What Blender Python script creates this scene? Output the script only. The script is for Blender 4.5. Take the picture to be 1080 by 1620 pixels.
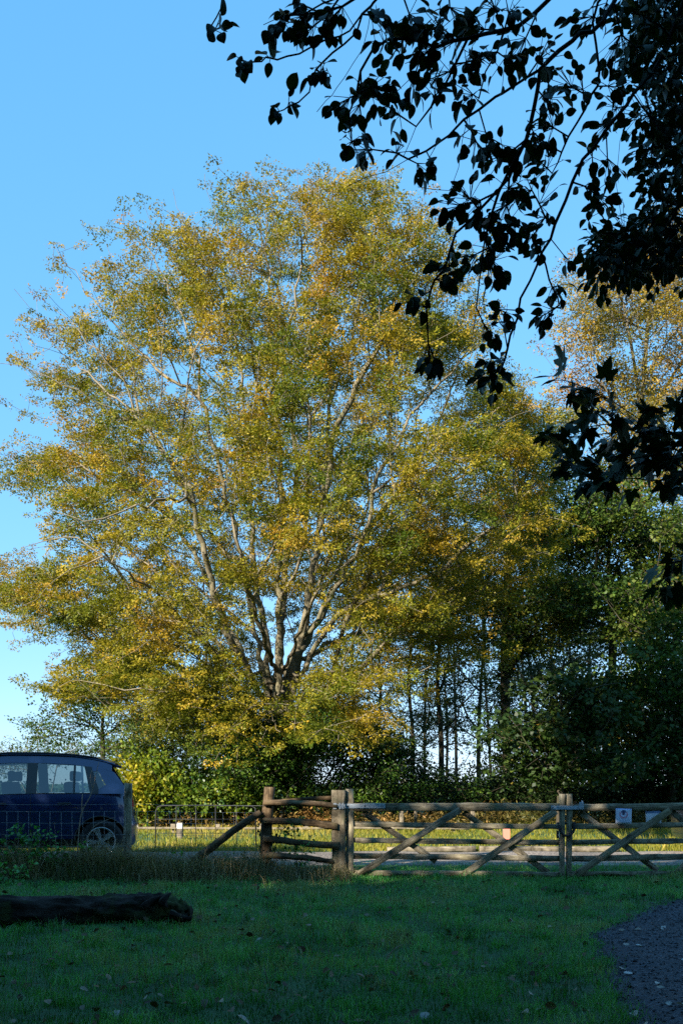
import bpy, bmesh, math, random
import numpy as np
from mathutils import Vector, Matrix, Quaternion, noise

for o in list(bpy.data.objects):
    bpy.data.objects.remove(o)
SC = bpy.context.scene
COL = SC.collection
random.seed(7)
RNG = np.random.default_rng(11)

# ------------------------------------------------------------------ camera
FPX = 1575.0          # focal length in photo pixels (1080 x 1620)
HOR = 1240.0          # horizon row
EYE = 1.6
cam_d = bpy.data.cameras.new('camera')
cam_d.sensor_fit = 'VERTICAL'
cam_d.sensor_height = 36.0
cam_d.lens = 35.0
cam_d.shift_y = (HOR - 810.0) / 1620.0
cam_d.clip_start = 0.05
cam_d.clip_end = 9000
cam = bpy.data.objects.new('camera', cam_d)
cam.location = (0, 0, EYE)
cam.rotation_euler = (math.radians(90), 0, 0)
COL.objects.link(cam)
SC.camera = cam

# ------------------------------------------------------------------ light
SUN_EL = math.radians(27)
SUN_LEFT = math.radians(42)        # how far left of straight behind the camera
S = Vector((-math.sin(SUN_LEFT) * math.cos(SUN_EL), -math.cos(SUN_LEFT) * math.cos(SUN_EL), math.sin(SUN_EL)))
world = bpy.data.worlds.new('World')
SC.world = world
world.use_nodes = True
wn = world.node_tree
bg = wn.nodes['Background']
sky = wn.nodes.new('ShaderNodeTexSky')
sky.sky_type = 'NISHITA'
sky.sun_disc = False
sky.sun_elevation = SUN_EL
sky.sun_rotation = math.atan2(S.x, S.y)
sky.altitude = 0
sky.air_density = 1.0
sky.dust_density = 0.0
sky.ozone_density = 3.0
# the photograph's film response to the clear sky: each channel compressed towards the horizon
sep = wn.nodes.new('ShaderNodeSeparateColor'); com = wn.nodes.new('ShaderNodeCombineColor')
wn.links.new(sky.outputs[0], sep.inputs[0])
for ch, (gam, mul) in enumerate(((0.68, 0.495), (0.42, 1.125), (0.35, 1.75))):
    pw = wn.nodes.new('ShaderNodeMath'); pw.operation = 'POWER'; pw.inputs[1].default_value = gam
    ml = wn.nodes.new('ShaderNodeMath'); ml.operation = 'MULTIPLY'; ml.inputs[1].default_value = mul
    wn.links.new(sep.outputs[ch], pw.inputs[0]); wn.links.new(pw.outputs[0], ml.inputs[0]); wn.links.new(ml.outputs[0], com.inputs[ch])
wn.links.new(com.outputs[0], bg.inputs[0])
bg.inputs[1].default_value = 0.15
sun_d = bpy.data.lights.new('sun', 'SUN')
sun_d.energy = 5.0
sun_d.angle = math.radians(0.5)
sun_d.color = (1.0, 0.9, 0.74)
sun = bpy.data.objects.new('sun', sun_d)
sun.rotation_euler = S.to_track_quat('Z', 'Y').to_euler()
sun.location = (-20, -25, 30)
COL.objects.link(sun)

vs = SC.view_settings
vs.view_transform = 'Standard'
vs.look = 'None'
vs.gamma = 1.0
vs.use_curve_mapping = False
vs.exposure = 1.5
cy = SC.cycles
cy.max_bounces = 6
cy.diffuse_bounces = 3
cy.glossy_bounces = 3
cy.transmission_bounces = 5
cy.transparent_max_bounces = 6
cy.caustics_reflective = False
cy.caustics_refractive = False
cy.use_denoising = False
cy.sample_clamp_indirect = 4.0

# ------------------------------------------------------------------ helpers
def P(px, py, d):
    return np.array([(px - 540.0) / FPX * d, d, EYE - (py - HOR) / FPX * d])

def sstep(a, b, t):
    t = np.clip((t - a) / (b - a), 0, 1)
    return t * t * (3 - 2 * t)

def gz(x, y):
    """height of the ground"""
    x = np.asarray(x, float); y = np.asarray(y, float)
    z = 0.20 * sstep(8.5, 14.7, y) + 0.10 * sstep(14.9, 16.2, y)
    near = 1 - sstep(14.6, 15.4, y)
    z = z + near * (0.030 * np.sin(x * 1.7 + 0.6 * y) * np.sin(y * 1.3 - 0.4 * x) + 0.018 * np.sin(x * 3.9 + 1) * np.cos(y * 3.1))
    far = sstep(19.6, 23, y) * (1 - sstep(60, 120, y))
    z = z + far * 0.05 * np.sin(x * 0.8) * np.sin(y * 0.6)
    return z

def tag(o, label=None, cat=None, group=None, kind=None):
    if label: o['label'] = label
    if cat: o['category'] = cat
    if group: o['group'] = group
    if kind: o['kind'] = kind
    return o

def empty(name, loc=(0, 0, 0), rot=(0, 0, 0)):
    o = bpy.data.objects.new(name, None)
    o.location = loc
    o.rotation_euler = rot
    o.empty_display_size = 0.2
    COL.objects.link(o)
    return o

def link(name, me, mat=None, parent=None, loc=None, rot=None, mats=None):
    o = bpy.data.objects.new(name, me)
    if mat is not None and not me.materials:
        me.materials.append(mat)
    if mats and not me.materials:
        for m in mats: me.materials.append(m)
    if parent: o.parent = parent
    if loc is not None: o.location = loc
    if rot is not None: o.rotation_euler = rot
    COL.objects.link(o)
    return o

def np_mesh(name, V, faces, attrs=None, smooth=False, vcols=None):
    """faces: list of int arrays (M,k). attrs: dict name -> per-face floats (in the order of the lists)"""
    if isinstance(faces, np.ndarray): faces = [faces]
    faces = [np.asarray(f, np.int64) for f in faces if len(f)]
    me = bpy.data.meshes.new(name)
    V = np.ascontiguousarray(V, np.float32)
    me.vertices.add(len(V))
    me.vertices.foreach_set('co', V.ravel())
    nl = sum(f.size for f in faces)
    npoly = sum(len(f) for f in faces)
    me.loops.add(nl)
    me.loops.foreach_set('vertex_index', np.concatenate([f.ravel() for f in faces]).astype(np.int32))
    me.polygons.add(npoly)
    tot = np.concatenate([np.full(len(f), f.shape[1]) for f in faces])
    st = np.concatenate([[0], np.cumsum(tot)[:-1]])
    me.polygons.foreach_set('loop_start', st.astype(np.int32))
    if smooth:
        me.polygons.foreach_set('use_smooth', np.ones(npoly, bool))
    me.update(calc_edges=True)
    if attrs:
        for k, v in attrs.items():
            a = me.attributes.new(k, 'FLOAT', 'FACE')
            a.data.foreach_set('value', np.ascontiguousarray(v, np.float32))
    me.validate()
    return me

def nrm(a):
    return a / np.maximum(np.linalg.norm(a, axis=-1, keepdims=True), 1e-9)

def bm_mesh(name, bm, smooth=False):
    me = bpy.data.meshes.new(name)
    bmesh.ops.recalc_face_normals(bm, faces=bm.faces)
    bm.to_mesh(me); bm.free()
    if smooth:
        me.polygons.foreach_set('use_smooth', np.ones(len(me.polygons), bool))
    return me

# ------------------------------------------------------------------ materials
def new_mat(name):
    m = bpy.data.materials.new(name)
    m.use_nodes = True
    nt = m.node_tree
    return m, nt, nt.nodes['Principled BSDF'], nt.nodes['Material Output']

def ramp(nt, stops, fac=None):
    r = nt.nodes.new('ShaderNodeValToRGB')
    e = r.color_ramp.elements
    while len(e) < len(stops): e.new(0.5)
    for i, (p, c) in enumerate(stops):
        e[i].position = p
        e[i].color = (c[0], c[1], c[2], 1)
    if fac is not None: nt.links.new(fac, r.inputs[0])
    return r

def noise_tex(nt, scale, detail=4, rough=0.6, coord='Object', stretch=None):
    tc = nt.nodes.new('ShaderNodeTexCoord')
    n = nt.nodes.new('ShaderNodeTexNoise')
    n.inputs['Scale'].default_value = scale
    n.inputs['Detail'].default_value = detail
    n.inputs['Roughness'].default_value = rough
    src = tc.outputs[coord]
    if stretch:
        mp = nt.nodes.new('ShaderNodeMapping')
        mp.inputs['Scale'].default_value = stretch
        nt.links.new(src, mp.inputs[0]); src = mp.outputs[0]
    nt.links.new(src, n.inputs['Vector'])
    return n

def add_bump(nt, bsdf, height, strength=0.4, dist=0.02):
    b = nt.nodes.new('ShaderNodeBump')
    b.inputs['Strength'].default_value = strength
    b.inputs['Distance'].default_value = dist
    nt.links.new(height, b.inputs['Height'])
    nt.links.new(b.outputs[0], bsdf.inputs['Normal'])
    return b

def mixrgb(nt, a, b, fac, mode='MIX'):
    m = nt.nodes.new('ShaderNodeMix')
    m.data_type = 'RGBA'; m.blend_type = mode
    for s, v in ((m.inputs[6], a), (m.inputs[7], b), (m.inputs[0], fac)):
        if hasattr(v, 'links') or hasattr(v, 'is_linked'):
            nt.links.new(v, s)
        elif isinstance(v, (int, float)):
            s.default_value = v
        else:
            s.default_value = (v[0], v[1], v[2], 1)
    return m.outputs[2]

def leaf_mat(name, stops, trans=0.35, rough=0.5, spec=0.25, tint=(0.95, 1.0, 0.55)):
    """hue attribute picks the leaf colour, tone attribute its lightness"""
    m, nt, b, out = new_mat(name)
    at = nt.nodes.new('ShaderNodeAttribute'); at.attribute_name = 'hue'
    r = ramp(nt, stops, at.outputs['Fac'])
    t = nt.nodes.new('ShaderNodeAttribute'); t.attribute_name = 'tone'
    mr = nt.nodes.new('ShaderNodeMapRange')
    mr.inputs['To Min'].default_value = 0.6; mr.inputs['To Max'].default_value = 1.4
    nt.links.new(t.outputs['Fac'], mr.inputs['Value'])
    c = mixrgb(nt, r.outputs[0], mr.outputs[0], 1.0, 'MULTIPLY')
    nt.links.new(c, b.inputs['Base Color'])
    b.inputs['Roughness'].default_value = rough
    b.inputs['Specular IOR Level'].default_value = spec
    if trans > 0:
        tr = nt.nodes.new('ShaderNodeBsdfTranslucent')
        tc = mixrgb(nt, c, tint, 1.0, 'MULTIPLY')
        nt.links.new(tc, tr.inputs[0])
        mx = nt.nodes.new('ShaderNodeMixShader')
        mx.inputs[0].default_value = trans
        nt.links.new(b.outputs[0], mx.inputs[1]); nt.links.new(tr.outputs[0], mx.inputs[2])
        nt.links.new(mx.outputs[0], out.inputs[0])
    return m

def bark_mat(name, c0, c1, c2=None, scale=6, stretch=(1, 1, 0.35), bump=0.5, moss=0.0):
    m, nt, b, out = new_mat(name)
    n = noise_tex(nt, scale, 6, 0.65, 'Object', stretch)
    r = ramp(nt, [(0.3, c0), (0.62, c1)] if c2 is None else [(0.28, c0), (0.5, c1), (0.72, c2)], n.outputs[0])
    col = r.outputs[0]
    if moss > 0:
        n2 = noise_tex(nt, 2.2, 4, 0.6)
        rr = ramp(nt, [(0.5, (0, 0, 0)), (0.66, (moss, moss, moss))], n2.outputs[0])
        col = mixrgb(nt, col, (0.05, 0.075, 0.018), rr.outputs[0])
    nt.links.new(col, b.inputs['Base Color'])
    b.inputs['Roughness'].default_value = 0.9
    b.inputs['Specular IOR Level'].default_value = 0.15
    add_bump(nt, b, n.outputs[0], bump, 0.03)
    return m

def flat_mat(name, c, rough=0.6, metal=0.0, spec=0.5, var=0.0, scale=20):
    m, nt, b, out = new_mat(name)
    if var:
        n = noise_tex(nt, scale, 5, 0.6)
        r = ramp(nt, [(0.3, [k * (1 - var) for k in c]), (0.7, [min(1, k * (1 + var)) for k in c])], n.outputs[0])
        nt.links.new(r.outputs[0], b.inputs['Base Color'])
    else:
        b.inputs['Base Color'].default_value = (*c, 1)
    b.inputs['Roughness'].default_value = rough
    b.inputs['Metallic'].default_value = metal
    b.inputs['Specular IOR Level'].default_value = spec
    return m

M = {}
M['beech_leaf'] = leaf_mat('beech_leaf', [(0.0, (0.062, 0.104, 0.010)), (0.28, (0.178, 0.184, 0.014)), (0.52, (0.315, 0.245, 0.020)), (0.80, (0.400, 0.230, 0.024)), (1.0, (0.390, 0.170, 0.032))], 0.38)
M['gold_leaf'] = leaf_mat('gold_leaf', [(0.0, (0.09, 0.10, 0.012)), (0.35, (0.21, 0.17, 0.016)), (0.65, (0.38, 0.225, 0.03)), (1.0, (0.44, 0.19, 0.04))], 0.36)
M['green_leaf'] = leaf_mat('green_leaf', [(0.0, (0.022, 0.055, 0.010)), (0.5, (0.060, 0.105, 0.014)), (0.85, (0.12, 0.135, 0.018)), (1.0, (0.24, 0.17, 0.025))], 0.30)
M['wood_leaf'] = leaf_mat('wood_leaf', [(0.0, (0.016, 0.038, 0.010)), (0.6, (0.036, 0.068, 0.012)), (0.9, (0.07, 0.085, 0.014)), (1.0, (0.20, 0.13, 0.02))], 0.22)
M['holly_leaf'] = leaf_mat('holly_leaf', [(0.0, (0.012, 0.040, 0.007)), (0.6, (0.028, 0.074, 0.010)), (1.0, (0.08, 0.130, 0.013))], 0.12, 0.42, 0.3)
M['hazel_leaf'] = leaf_mat('hazel_leaf', [(0.0, (0.05, 0.105, 0.012)), (0.5, (0.14, 0.19, 0.014)), (1.0, (0.42, 0.33, 0.018))], 0.38)
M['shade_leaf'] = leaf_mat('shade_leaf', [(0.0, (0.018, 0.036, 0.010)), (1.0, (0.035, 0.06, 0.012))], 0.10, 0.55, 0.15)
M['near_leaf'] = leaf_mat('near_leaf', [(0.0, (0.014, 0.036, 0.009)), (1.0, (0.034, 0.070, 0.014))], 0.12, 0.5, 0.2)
M['bracken'] = leaf_mat('bracken', [(0.0, (0.055, 0.065, 0.015)), (0.4, (0.17, 0.125, 0.035)), (1.0, (0.36, 0.185, 0.06))], 0.25)
M['beech_bark'] = bark_mat('beech_bark', (0.070, 0.061, 0.040), (0.145, 0.126, 0.083), (0.235, 0.203, 0.137), 5, (1, 1, 0.5), 0.35, 0.35)
M['twig_bark'] = bark_mat('twig_bark', (0.11, 0.095, 0.066), (0.23, 0.197, 0.14), None, 8, (1, 1, 1), 0.1)
M['dark_bark'] = bark_mat('dark_bark', (0.030, 0.026, 0.020), (0.075, 0.063, 0.045), None, 5, (1, 1, 0.25), 0.6, 0.5)
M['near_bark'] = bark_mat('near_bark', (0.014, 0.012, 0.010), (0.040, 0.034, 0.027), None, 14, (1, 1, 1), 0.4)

# ------------------------------------------------------------------ trees
def in_poly(px, py, poly):
    poly = np.asarray(poly, float)
    inside = np.zeros(len(px), bool)
    j = len(poly) - 1
    for i in range(len(poly)):
        xi, yi = poly[i]; xj, yj = poly[j]
        c = ((yi > py) != (yj > py)) & (px < (xj - xi) * (py - yi) / (yj - yi + 1e-12) + xi)
        inside ^= c
        j = i
    return inside

def poly_dist(px, py, poly):
    poly = np.asarray(poly, float)
    best = np.full(len(px), 1e9)
    for i in range(len(poly)):
        a = poly[i]; b = poly[(i + 1) % len(poly)]
        ab = b - a
        t = np.clip(((px - a[0]) * ab[0] + (py - a[1]) * ab[1]) / (ab @ ab), 0, 1)
        d = np.hypot(px - a[0] - t * ab[0], py - a[1] - t * ab[1])
        best = np.minimum(best, d)
    return best

def resample(pts, step):
    pts = [np.asarray(p, float) for p in pts]
    if len(pts) > 2:                      # Catmull-Rom through the points
        out = []
        ext = [2 * pts[0] - pts[1]] + pts + [2 * pts[-1] - pts[-2]]
        for i in range(1, len(ext) - 2):
            p0, p1, p2, p3 = ext[i - 1:i + 3]
            n = max(2, int(np.linalg.norm(p2 - p1) / step) + 1)
            for k in range(n):
                t = k / n
                out.append(0.5 * (2 * p1 + (p2 - p0) * t + (2 * p0 - 5 * p1 + 4 * p2 - p3) * t * t + (3 * p1 - p0 - 3 * p2 + p3) * t ** 3))
        out.append(pts[-1])
        return out
    n = max(2, int(np.linalg.norm(pts[1] - pts[0]) / step) + 1)
    return [pts[0] + (pts[1] - pts[0]) * k / n for k in range(n + 1)]

def grow(limbs, targets, bf=0.35, step=0.5, jig=0.0):
    """limbs: polylines (the first one is the trunk). The other limbs start at the nearest node.
    targets are joined on as a balanced spanning tree."""
    pos = []; par = []; path = []
    for li, L in enumerate(limbs):
        pts = resample(L, step)
        if li == 0:
            prev = -1
        else:
            A = np.array(pos)
            prev = int(np.argmin(np.linalg.norm(A - pts[0], axis=1)))
            if np.linalg.norm(A[prev] - pts[0]) < step * 0.5: pts = pts[1:]
        for k, p in enumerate(pts):
            if jig and 0 < k: p = p + np.array([random.gauss(0, jig) for _ in range(3)])
            pos.append(p); par.append(prev)
            path.append(0.0 if prev < 0 else path[prev] + float(np.linalg.norm(p - pos[prev])))
            prev = len(pos) - 1
    n0 = len(pos)
    T = np.asarray(targets, float).reshape(-1, 3)
    N = len(T)
    if N:
        best = np.full(N, 1e9); bp = np.zeros(N, int)
        for i in range(n0):
            c = np.linalg.norm(T - pos[i], axis=1) + bf * path[i]
            m = c < best
            best[m] = c[m]; bp[m] = i
        done = np.zeros(N, bool)
        tx, ty, tz = T[:, 0].copy(), T[:, 1].copy(), T[:, 2].copy()
        for _ in range(N):
            i = int(np.argmin(best))
            pr = bp[i]
            p = T[i]
            pos.append(p); par.append(pr)
            path.append(path[pr] + float(np.linalg.norm(p - pos[pr])))
            k = len(pos) - 1
            best[i] = 1e9; done[i] = True
            c = np.sqrt((tx - p[0]) ** 2 + (ty - p[1]) ** 2 + (tz - p[2]) ** 2) + bf * path[k]
            m = (c < best) & ~done
            best[m] = c[m]; bp[m] = k
    pos = np.array(pos); par = np.array(par)
    return pos, par, n0

def finish(pos, par, n0, tip=0.007, ex=2.4, smooth=2, flare=None, keep_smooth=0.5):
    """pipe-model radii, main child, smoothing; every parent comes before its children"""
    n = len(pos)
    acc = np.zeros(n)
    nch = np.zeros(n, int)
    for i in range(n - 1, -1, -1):
        if nch[i] == 0: acc[i] = tip ** ex
        p = par[i]
        if p >= 0:
            acc[p] += acc[i]; nch[p] += 1
    rad = acc ** (1 / ex)
    main = np.full(n, -1)
    for i in range(n):
        p = par[i]
        if p >= 0 and (main[p] < 0 or rad[i] > rad[main[p]]): main[p] = i
    for _ in range(smooth):
        q = pos.copy()
        idx = np.where((par >= 0) & (main >= 0))[0]
        idx = idx[idx >= n0]
        q[idx] = pos[idx] * (1 - keep_smooth) + keep_smooth * 0.5 * (pos[par[idx]] + pos[main[idx]])
        pos = q
    if flare is not None:
        h = pos[:, 2] - pos[0, 2]
        k = (h < flare[0]) & (rad > rad[0] * 0.5)
        rad = rad.copy()
        rad[k] *= 1 + flare[1] * (1 - h[k] / flare[0]) ** 2
    return pos, par, rad, main, nch

def tubes(pos, par, rad, main, sel, k):
    """frusta along the selected edges (child ids), rings shared along a chain"""
    n = len(pos)
    tan = np.zeros((n, 3))
    ok = par >= 0
    tan[ok] += nrm(pos[ok] - pos[par[ok]])
    mk = main >= 0
    tan[mk] += nrm(pos[main[mk]] - pos[mk])
    tan = nrm(tan)
    ref = np.array([0.31, 0.93, 0.17])
    ang = np.arange(k) * 2 * np.pi / k
    def ring(p, t, r):
        v = nrm(np.cross(t, ref)); u = np.cross(v, t)
        return p[:, None, :] + r[:, None, None] * (np.cos(ang)[None, :, None] * v[:, None, :] + np.sin(ang)[None, :, None] * u[:, None, :])
    ch = np.where(sel)[0]
    pa = par[ch]
    is_main = main[pa] == ch
    R1 = ring(pos, tan, rad)
    e = nrm(pos[ch] - pos[pa])
    t0 = np.where(is_main[:, None], tan[pa], e)
    r0 = np.where(is_main, rad[pa], np.minimum(rad[pa] * 0.95, rad[ch] * 1.12))
    A = ring(pos[pa], t0, r0)
    B = R1[ch]
    m = len(ch)
    V = np.concatenate([A, B], axis=1).reshape(-1, 3)
    b = (np.arange(m) * 2 * k)[:, None]
    j = np.arange(k)[None, :]; j2 = (j + 1) % k
    F = np.stack([b + j, b + j2, b + k + j2, b + k + j], axis=2).reshape(-1, 4)
    return V, F

def sprays(C, D, k, L, W, ll, lw, flat=0.06, upmix=1.0, rnd=0.5, lrnd=0.45, droop=0.0, rng=RNG, tri=False):
    """k leaves round each centre C in a flattened spray that points along D; four-point folded leaves"""
    n = len(C)
    up = np.array([0, 0, 1.0])
    N = nrm(up * upmix + rng.normal(0, rnd, (n, 3)))
    D = nrm(D + rng.normal(0, 0.25, (n, 3)) - up * droop)
    D = nrm(D - N * np.sum(D * N, axis=1, keepdims=True))
    Sd = np.cross(N, D)
    a = rng.uniform(-0.35, 1, (n, k))
    b = rng.uniform(-1, 1, (n, k)) * (1.05 - 0.45 * a)
    c = rng.normal(0, flat, (n, k))
    O = C[:, None, :] + L * a[..., None] * D[:, None, :] + W * b[..., None] * Sd[:, None, :] + c[..., None] * N[:, None, :] - (droop * 0.3 * L * np.maximum(a, 0) ** 2)[..., None] * up
    ld = nrm(0.7 * D[:, None, :] + np.sign(b)[..., None] * 0.8 * Sd[:, None, :] + rng.normal(0, 0.45, (n, k, 3)) - up * droop)
    ln = nrm(N[:, None, :] + rng.normal(0, lrnd, (n, k, 3)))
    ls = nrm(np.cross(ln, ld)); ln = np.cross(ld, ls)
    sc = rng.uniform(0.7, 1.25, (n, k, 1))
    hl = ll * sc; hw = lw * sc * 0.5
    base = O
    tip = O + ld * hl - ln * hl * 0.08
    m1 = O + ld * hl * 0.45 + ls * hw + ln * hw * 0.35
    m2 = O + ld * hl * 0.45 - ls * hw + ln * hw * 0.35
    if tri:      # far leaves: one pointed face each
        V = np.stack([base + ls * hw, tip, base - ls * hw * 0.8 + ld * hl * 0.15], axis=2).reshape(-1, 3)
        return V, np.arange(n * k * 3).reshape(-1, 3)
    V = np.stack([base, m1, tip, m2], axis=2).reshape(-1, 3)
    F = np.arange(n * k * 4).reshape(-1, 4)
    return V, F

def nz(p, s, off=0.0):
    return np.array([noise.noise((q[0] * s + off, q[1] * s + off * 1.7, q[2] * s - off)) for q in p])

def make_tree(name, label, cat, limbs, targets, mat, bark='beech_bark', twig='twig_bark', tip=0.007, ex=2.4, bf=0.35, step=0.5,
              k=24, L=0.45, W=0.36, ll=0.09, lw=0.06, group=None, hue=(0.5, 0.35, 0.12), hscale=0.35, droop=0.1, flat=0.06,
              upmix=1.0, rnd=0.5, lrnd=0.5, split=0.05, flare=(1.5, 0.5), jig=0.0, leaf_keep=None, extra_hue=None, seed=1, fat=0.0, kside=10, tri=False, limb_min=0.0):
    rng = np.random.default_rng(seed)
    random.seed(seed)
    pos, par, n0 = grow(limbs, targets, bf, step, jig)
    pos, par, rad, main, nch = finish(pos, par, n0, tip, ex, flare=flare)
    if limb_min:
        rem = np.zeros(n0)                   # length of limb still to come: limbs taper to their ends
        for i in range(n0 - 1, 0, -1):
            rem[par[i]] = max(rem[par[i]], rem[i] + float(np.linalg.norm(pos[i] - pos[par[i]])))
        rad[:n0] = np.maximum(rad[:n0], limb_min * np.clip(rem / 6.0, 0.12, 1.0))
    if fat: rad = rad * (1 + fat * sstep(0.06, 0.35, rad))
    base = pos[0].copy()
    root = empty(name, base)
    tag(root, label, cat, group)
    loc = pos - base
    sel = par >= 0
    thick = sel & (rad > split)
    V, F = tubes(loc, par, rad, main, thick, kside)
    if len(F): link('trunk', np_mesh('trunk', V, F, smooth=True), M[bark], root)
    thin = sel & ~thick
    V, F = tubes(loc, par, rad, main, thin, 4)
    if len(F): link('branches', np_mesh('branches', V, F, smooth=True), M[twig], root)['kind'] = 'stuff'
    t = np.arange(n0, len(pos))
    if len(t):
        if leaf_keep is not None: t = t[leaf_keep(pos[t])]
        C = loc[t]
        D = nrm(loc[t] - loc[par[t]] + 1e-6)
        V, F = sprays(C, D, k, L, W, ll, lw, flat, upmix, rnd, lrnd, droop, rng, tri)
        h = hue[0] + hue[1] * 1.6 * nz(pos[t], hscale, seed) + 0.25 * hue[1] * nz(pos[t], hscale * 4, seed + 9)
        if extra_hue is not None: h = h + extra_hue(pos[t])
        h = np.repeat(h, k) + rng.normal(0, hue[2], len(t) * k)
        tone = np.clip(np.repeat(rng.normal(0.5, 0.16, len(t)), k) + rng.normal(0, 0.14, len(t) * k), 0, 1)
        me = np_mesh('foliage', V, F, {'hue': np.clip(h, 0.0, 1.0), 'tone': tone})
        f = link('foliage', me, M[mat], root)
        f['kind'] = 'stuff'
    return root

# ------------------------------------------------------------------ ground, path, track
def axis(lo, hi, step, far):
    a = np.arange(lo, hi + 1e-6, step)
    g = [hi + step * 1.6 ** i for i in range(1, 40) if hi + step * 1.6 ** i < far] + [far]
    l = [lo - step * 1.6 ** i for i in range(1, 40) if lo - step * 1.6 ** i > -far] + [-far]
    return np.concatenate([l[::-1], a, g])

def sheet(name, xs, ys, zf, mat):
    X, Y = np.meshgrid(xs, ys)
    V = np.stack([X, Y, zf(X, Y)], axis=2).reshape(-1, 3)
    nx = len(xs); ny = len(ys)
    i = (np.arange(ny - 1)[:, None] * nx + np.arange(nx - 1)[None, :]).reshape(-1)
    F = np.stack([i, i + 1, i + nx + 1, i + nx], axis=1)
    return link(name, np_mesh(name, V, F, smooth=True), mat)

m, nt, b, out = new_mat('lawn_soil')
n1 = noise_tex(nt, 0.9, 5, 0.6); n2 = noise_tex(nt, 18, 5, 0.7)
c1 = ramp(nt, [(0.35, (0.016, 0.060, 0.018)), (0.55, (0.030, 0.100, 0.028)), (0.75, (0.06, 0.07, 0.03))], n1.outputs[0])
c2 = ramp(nt, [(0.3, (0.6, 0.6, 0.6)), (0.7, (1.2, 1.2, 1.2))], n2.outputs[0])
nt.links.new(mixrgb(nt, c1.outputs[0], c2.outputs[0], 1.0, 'MULTIPLY'), b.inputs['Base Color'])
b.inputs['Roughness'].default_value = 0.95
add_bump(nt, b, n2.outputs[0], 0.6, 0.03)
M['soil'] = m
ground = sheet('ground', axis(-11, 11, 0.22, 4000), axis(2, 36, 0.22, 4000), gz, M['soil'])
tag(ground, kind='structure')

def gravel(name, cols, scale, bump):
    m, nt, b, out = new_mat(name)
    tc = nt.nodes.new('ShaderNodeTexCoord')
    v = nt.nodes.new('ShaderNodeTexVoronoi'); v.inputs['Scale'].default_value = scale
    nt.links.new(tc.outputs['Object'], v.inputs['Vector'])
    sp = nt.nodes.new('ShaderNodeSeparateColor'); nt.links.new(v.outputs['Color'], sp.inputs[0])
    r = ramp(nt, [(0.0, cols[0]), (0.5, cols[1]), (1.0, cols[2])], sp.outputs[0])
    n = noise_tex(nt, 0.8, 5, 0.6)
    r2 = ramp(nt, [(0.3, (0.65, 0.65, 0.65)), (0.7, (1.2, 1.2, 1.2))], n.outputs[0])
    nt.links.new(mixrgb(nt, r.outputs[0], r2.outputs[0], 1.0, 'MULTIPLY'), b.inputs['Base Color'])
    b.inputs['Roughness'].default_value = 0.85
    inv = nt.nodes.new('ShaderNodeMath'); inv.operation = 'SUBTRACT'; inv.inputs[0].default_value = 1.0
    nt.links.new(v.outputs['Distance'], inv.inputs[1])
    add_bump(nt, b, inv.outputs[0], bump, 0.02)
    return m
M['path'] = gravel('path_gravel', [(0.008, 0.010, 0.017), (0.020, 0.025, 0.038), (0.055, 0.064, 0.088)], 38, 0.9)
M['track'] = gravel('track_gravel', [(0.11, 0.090, 0.075), (0.19, 0.158, 0.132), (0.29, 0.25, 0.215)], 30, 0.8)

# path at the lower right: its left edge runs through these ground points
def ground_pt(px, py, z=0.03):
    d = (EYE - z) * FPX / (py - HOR)
    return ((px - 540) / FPX * d, d)
edge_px = [(1010, 1700), (990, 1620), (975, 1575), (958, 1540), (938, 1500), (925, 1484), (945, 1474), (1000, 1456), (1080, 1436), (1150, 1424)]
edge = [ground_pt(*e) for e in edge_px]
PATH_POLY = [(edge[0][0] + 0.1, -3.0), (edge[0][0] + 0.05, 3.0)] + edge + [(9.0, 14.2), (14, 14.0), (14, -3.0)]
def wob(p):
    return p
pp = []
for i in range(len(PATH_POLY)):
    a = np.array(PATH_POLY[i]); c = np.array(PATH_POLY[(i + 1) % len(PATH_POLY)])
    n = max(1, int(np.linalg.norm(c - a) / 0.12)) if i < len(edge) + 1 else 1
    for k in range(n):
        q = a + (c - a) * k / n
        if n > 1: q = q + RNG.normal(0, 0.025, 2)
        pp.append(q)
PATH_FINE = np.array(pp)
xs = np.arange(0.5, 9.0, 0.07); ys = np.arange(2.0, 13.9, 0.07)
X, Y = np.meshgrid(xs, ys)
ins = in_poly(X.ravel(), Y.ravel(), PATH_FINE).reshape(X.shape)
ed = poly_dist(X.ravel(), Y.ravel(), PATH_FINE).reshape(X.shape)
Zp = gz(X, Y) + np.where(ins, 0.004 + 0.02 * np.clip(ed / 0.3, 0, 1), -0.03)
keep = ins | (ed < 0.12)
idx = np.full(X.shape, -1); idx[keep] = np.arange(keep.sum())
V = np.stack([X[keep], Y[keep], Zp[keep]], axis=1)
q = [idx[:-1, :-1], idx[:-1, 1:], idx[1:, 1:], idx[1:, :-1]]
ok = (q[0] >= 0) & (q[1] >= 0) & (q[2] >= 0) & (q[3] >= 0)
F = np.stack([w[ok] for w in q], axis=1)
tag(link('gravel_path', np_mesh('gravel_path', V, F, smooth=True), M['path']), kind='structure')

def track_z(x, y):
    e = np.minimum(y - 15.95, 18.95 - y)
    return gz(x, y) + np.where(e > 0.12, 0.025 + 0.012 * np.sin(x * 2.3) * np.sin(y * 3.1), -0.03)
tag(sheet('track', np.arange(-40, 40.1, 0.25), np.concatenate([[15.9], np.arange(16.08, 18.85, 0.12), [18.95]]), track_z, M['track']), kind='structure')

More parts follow.
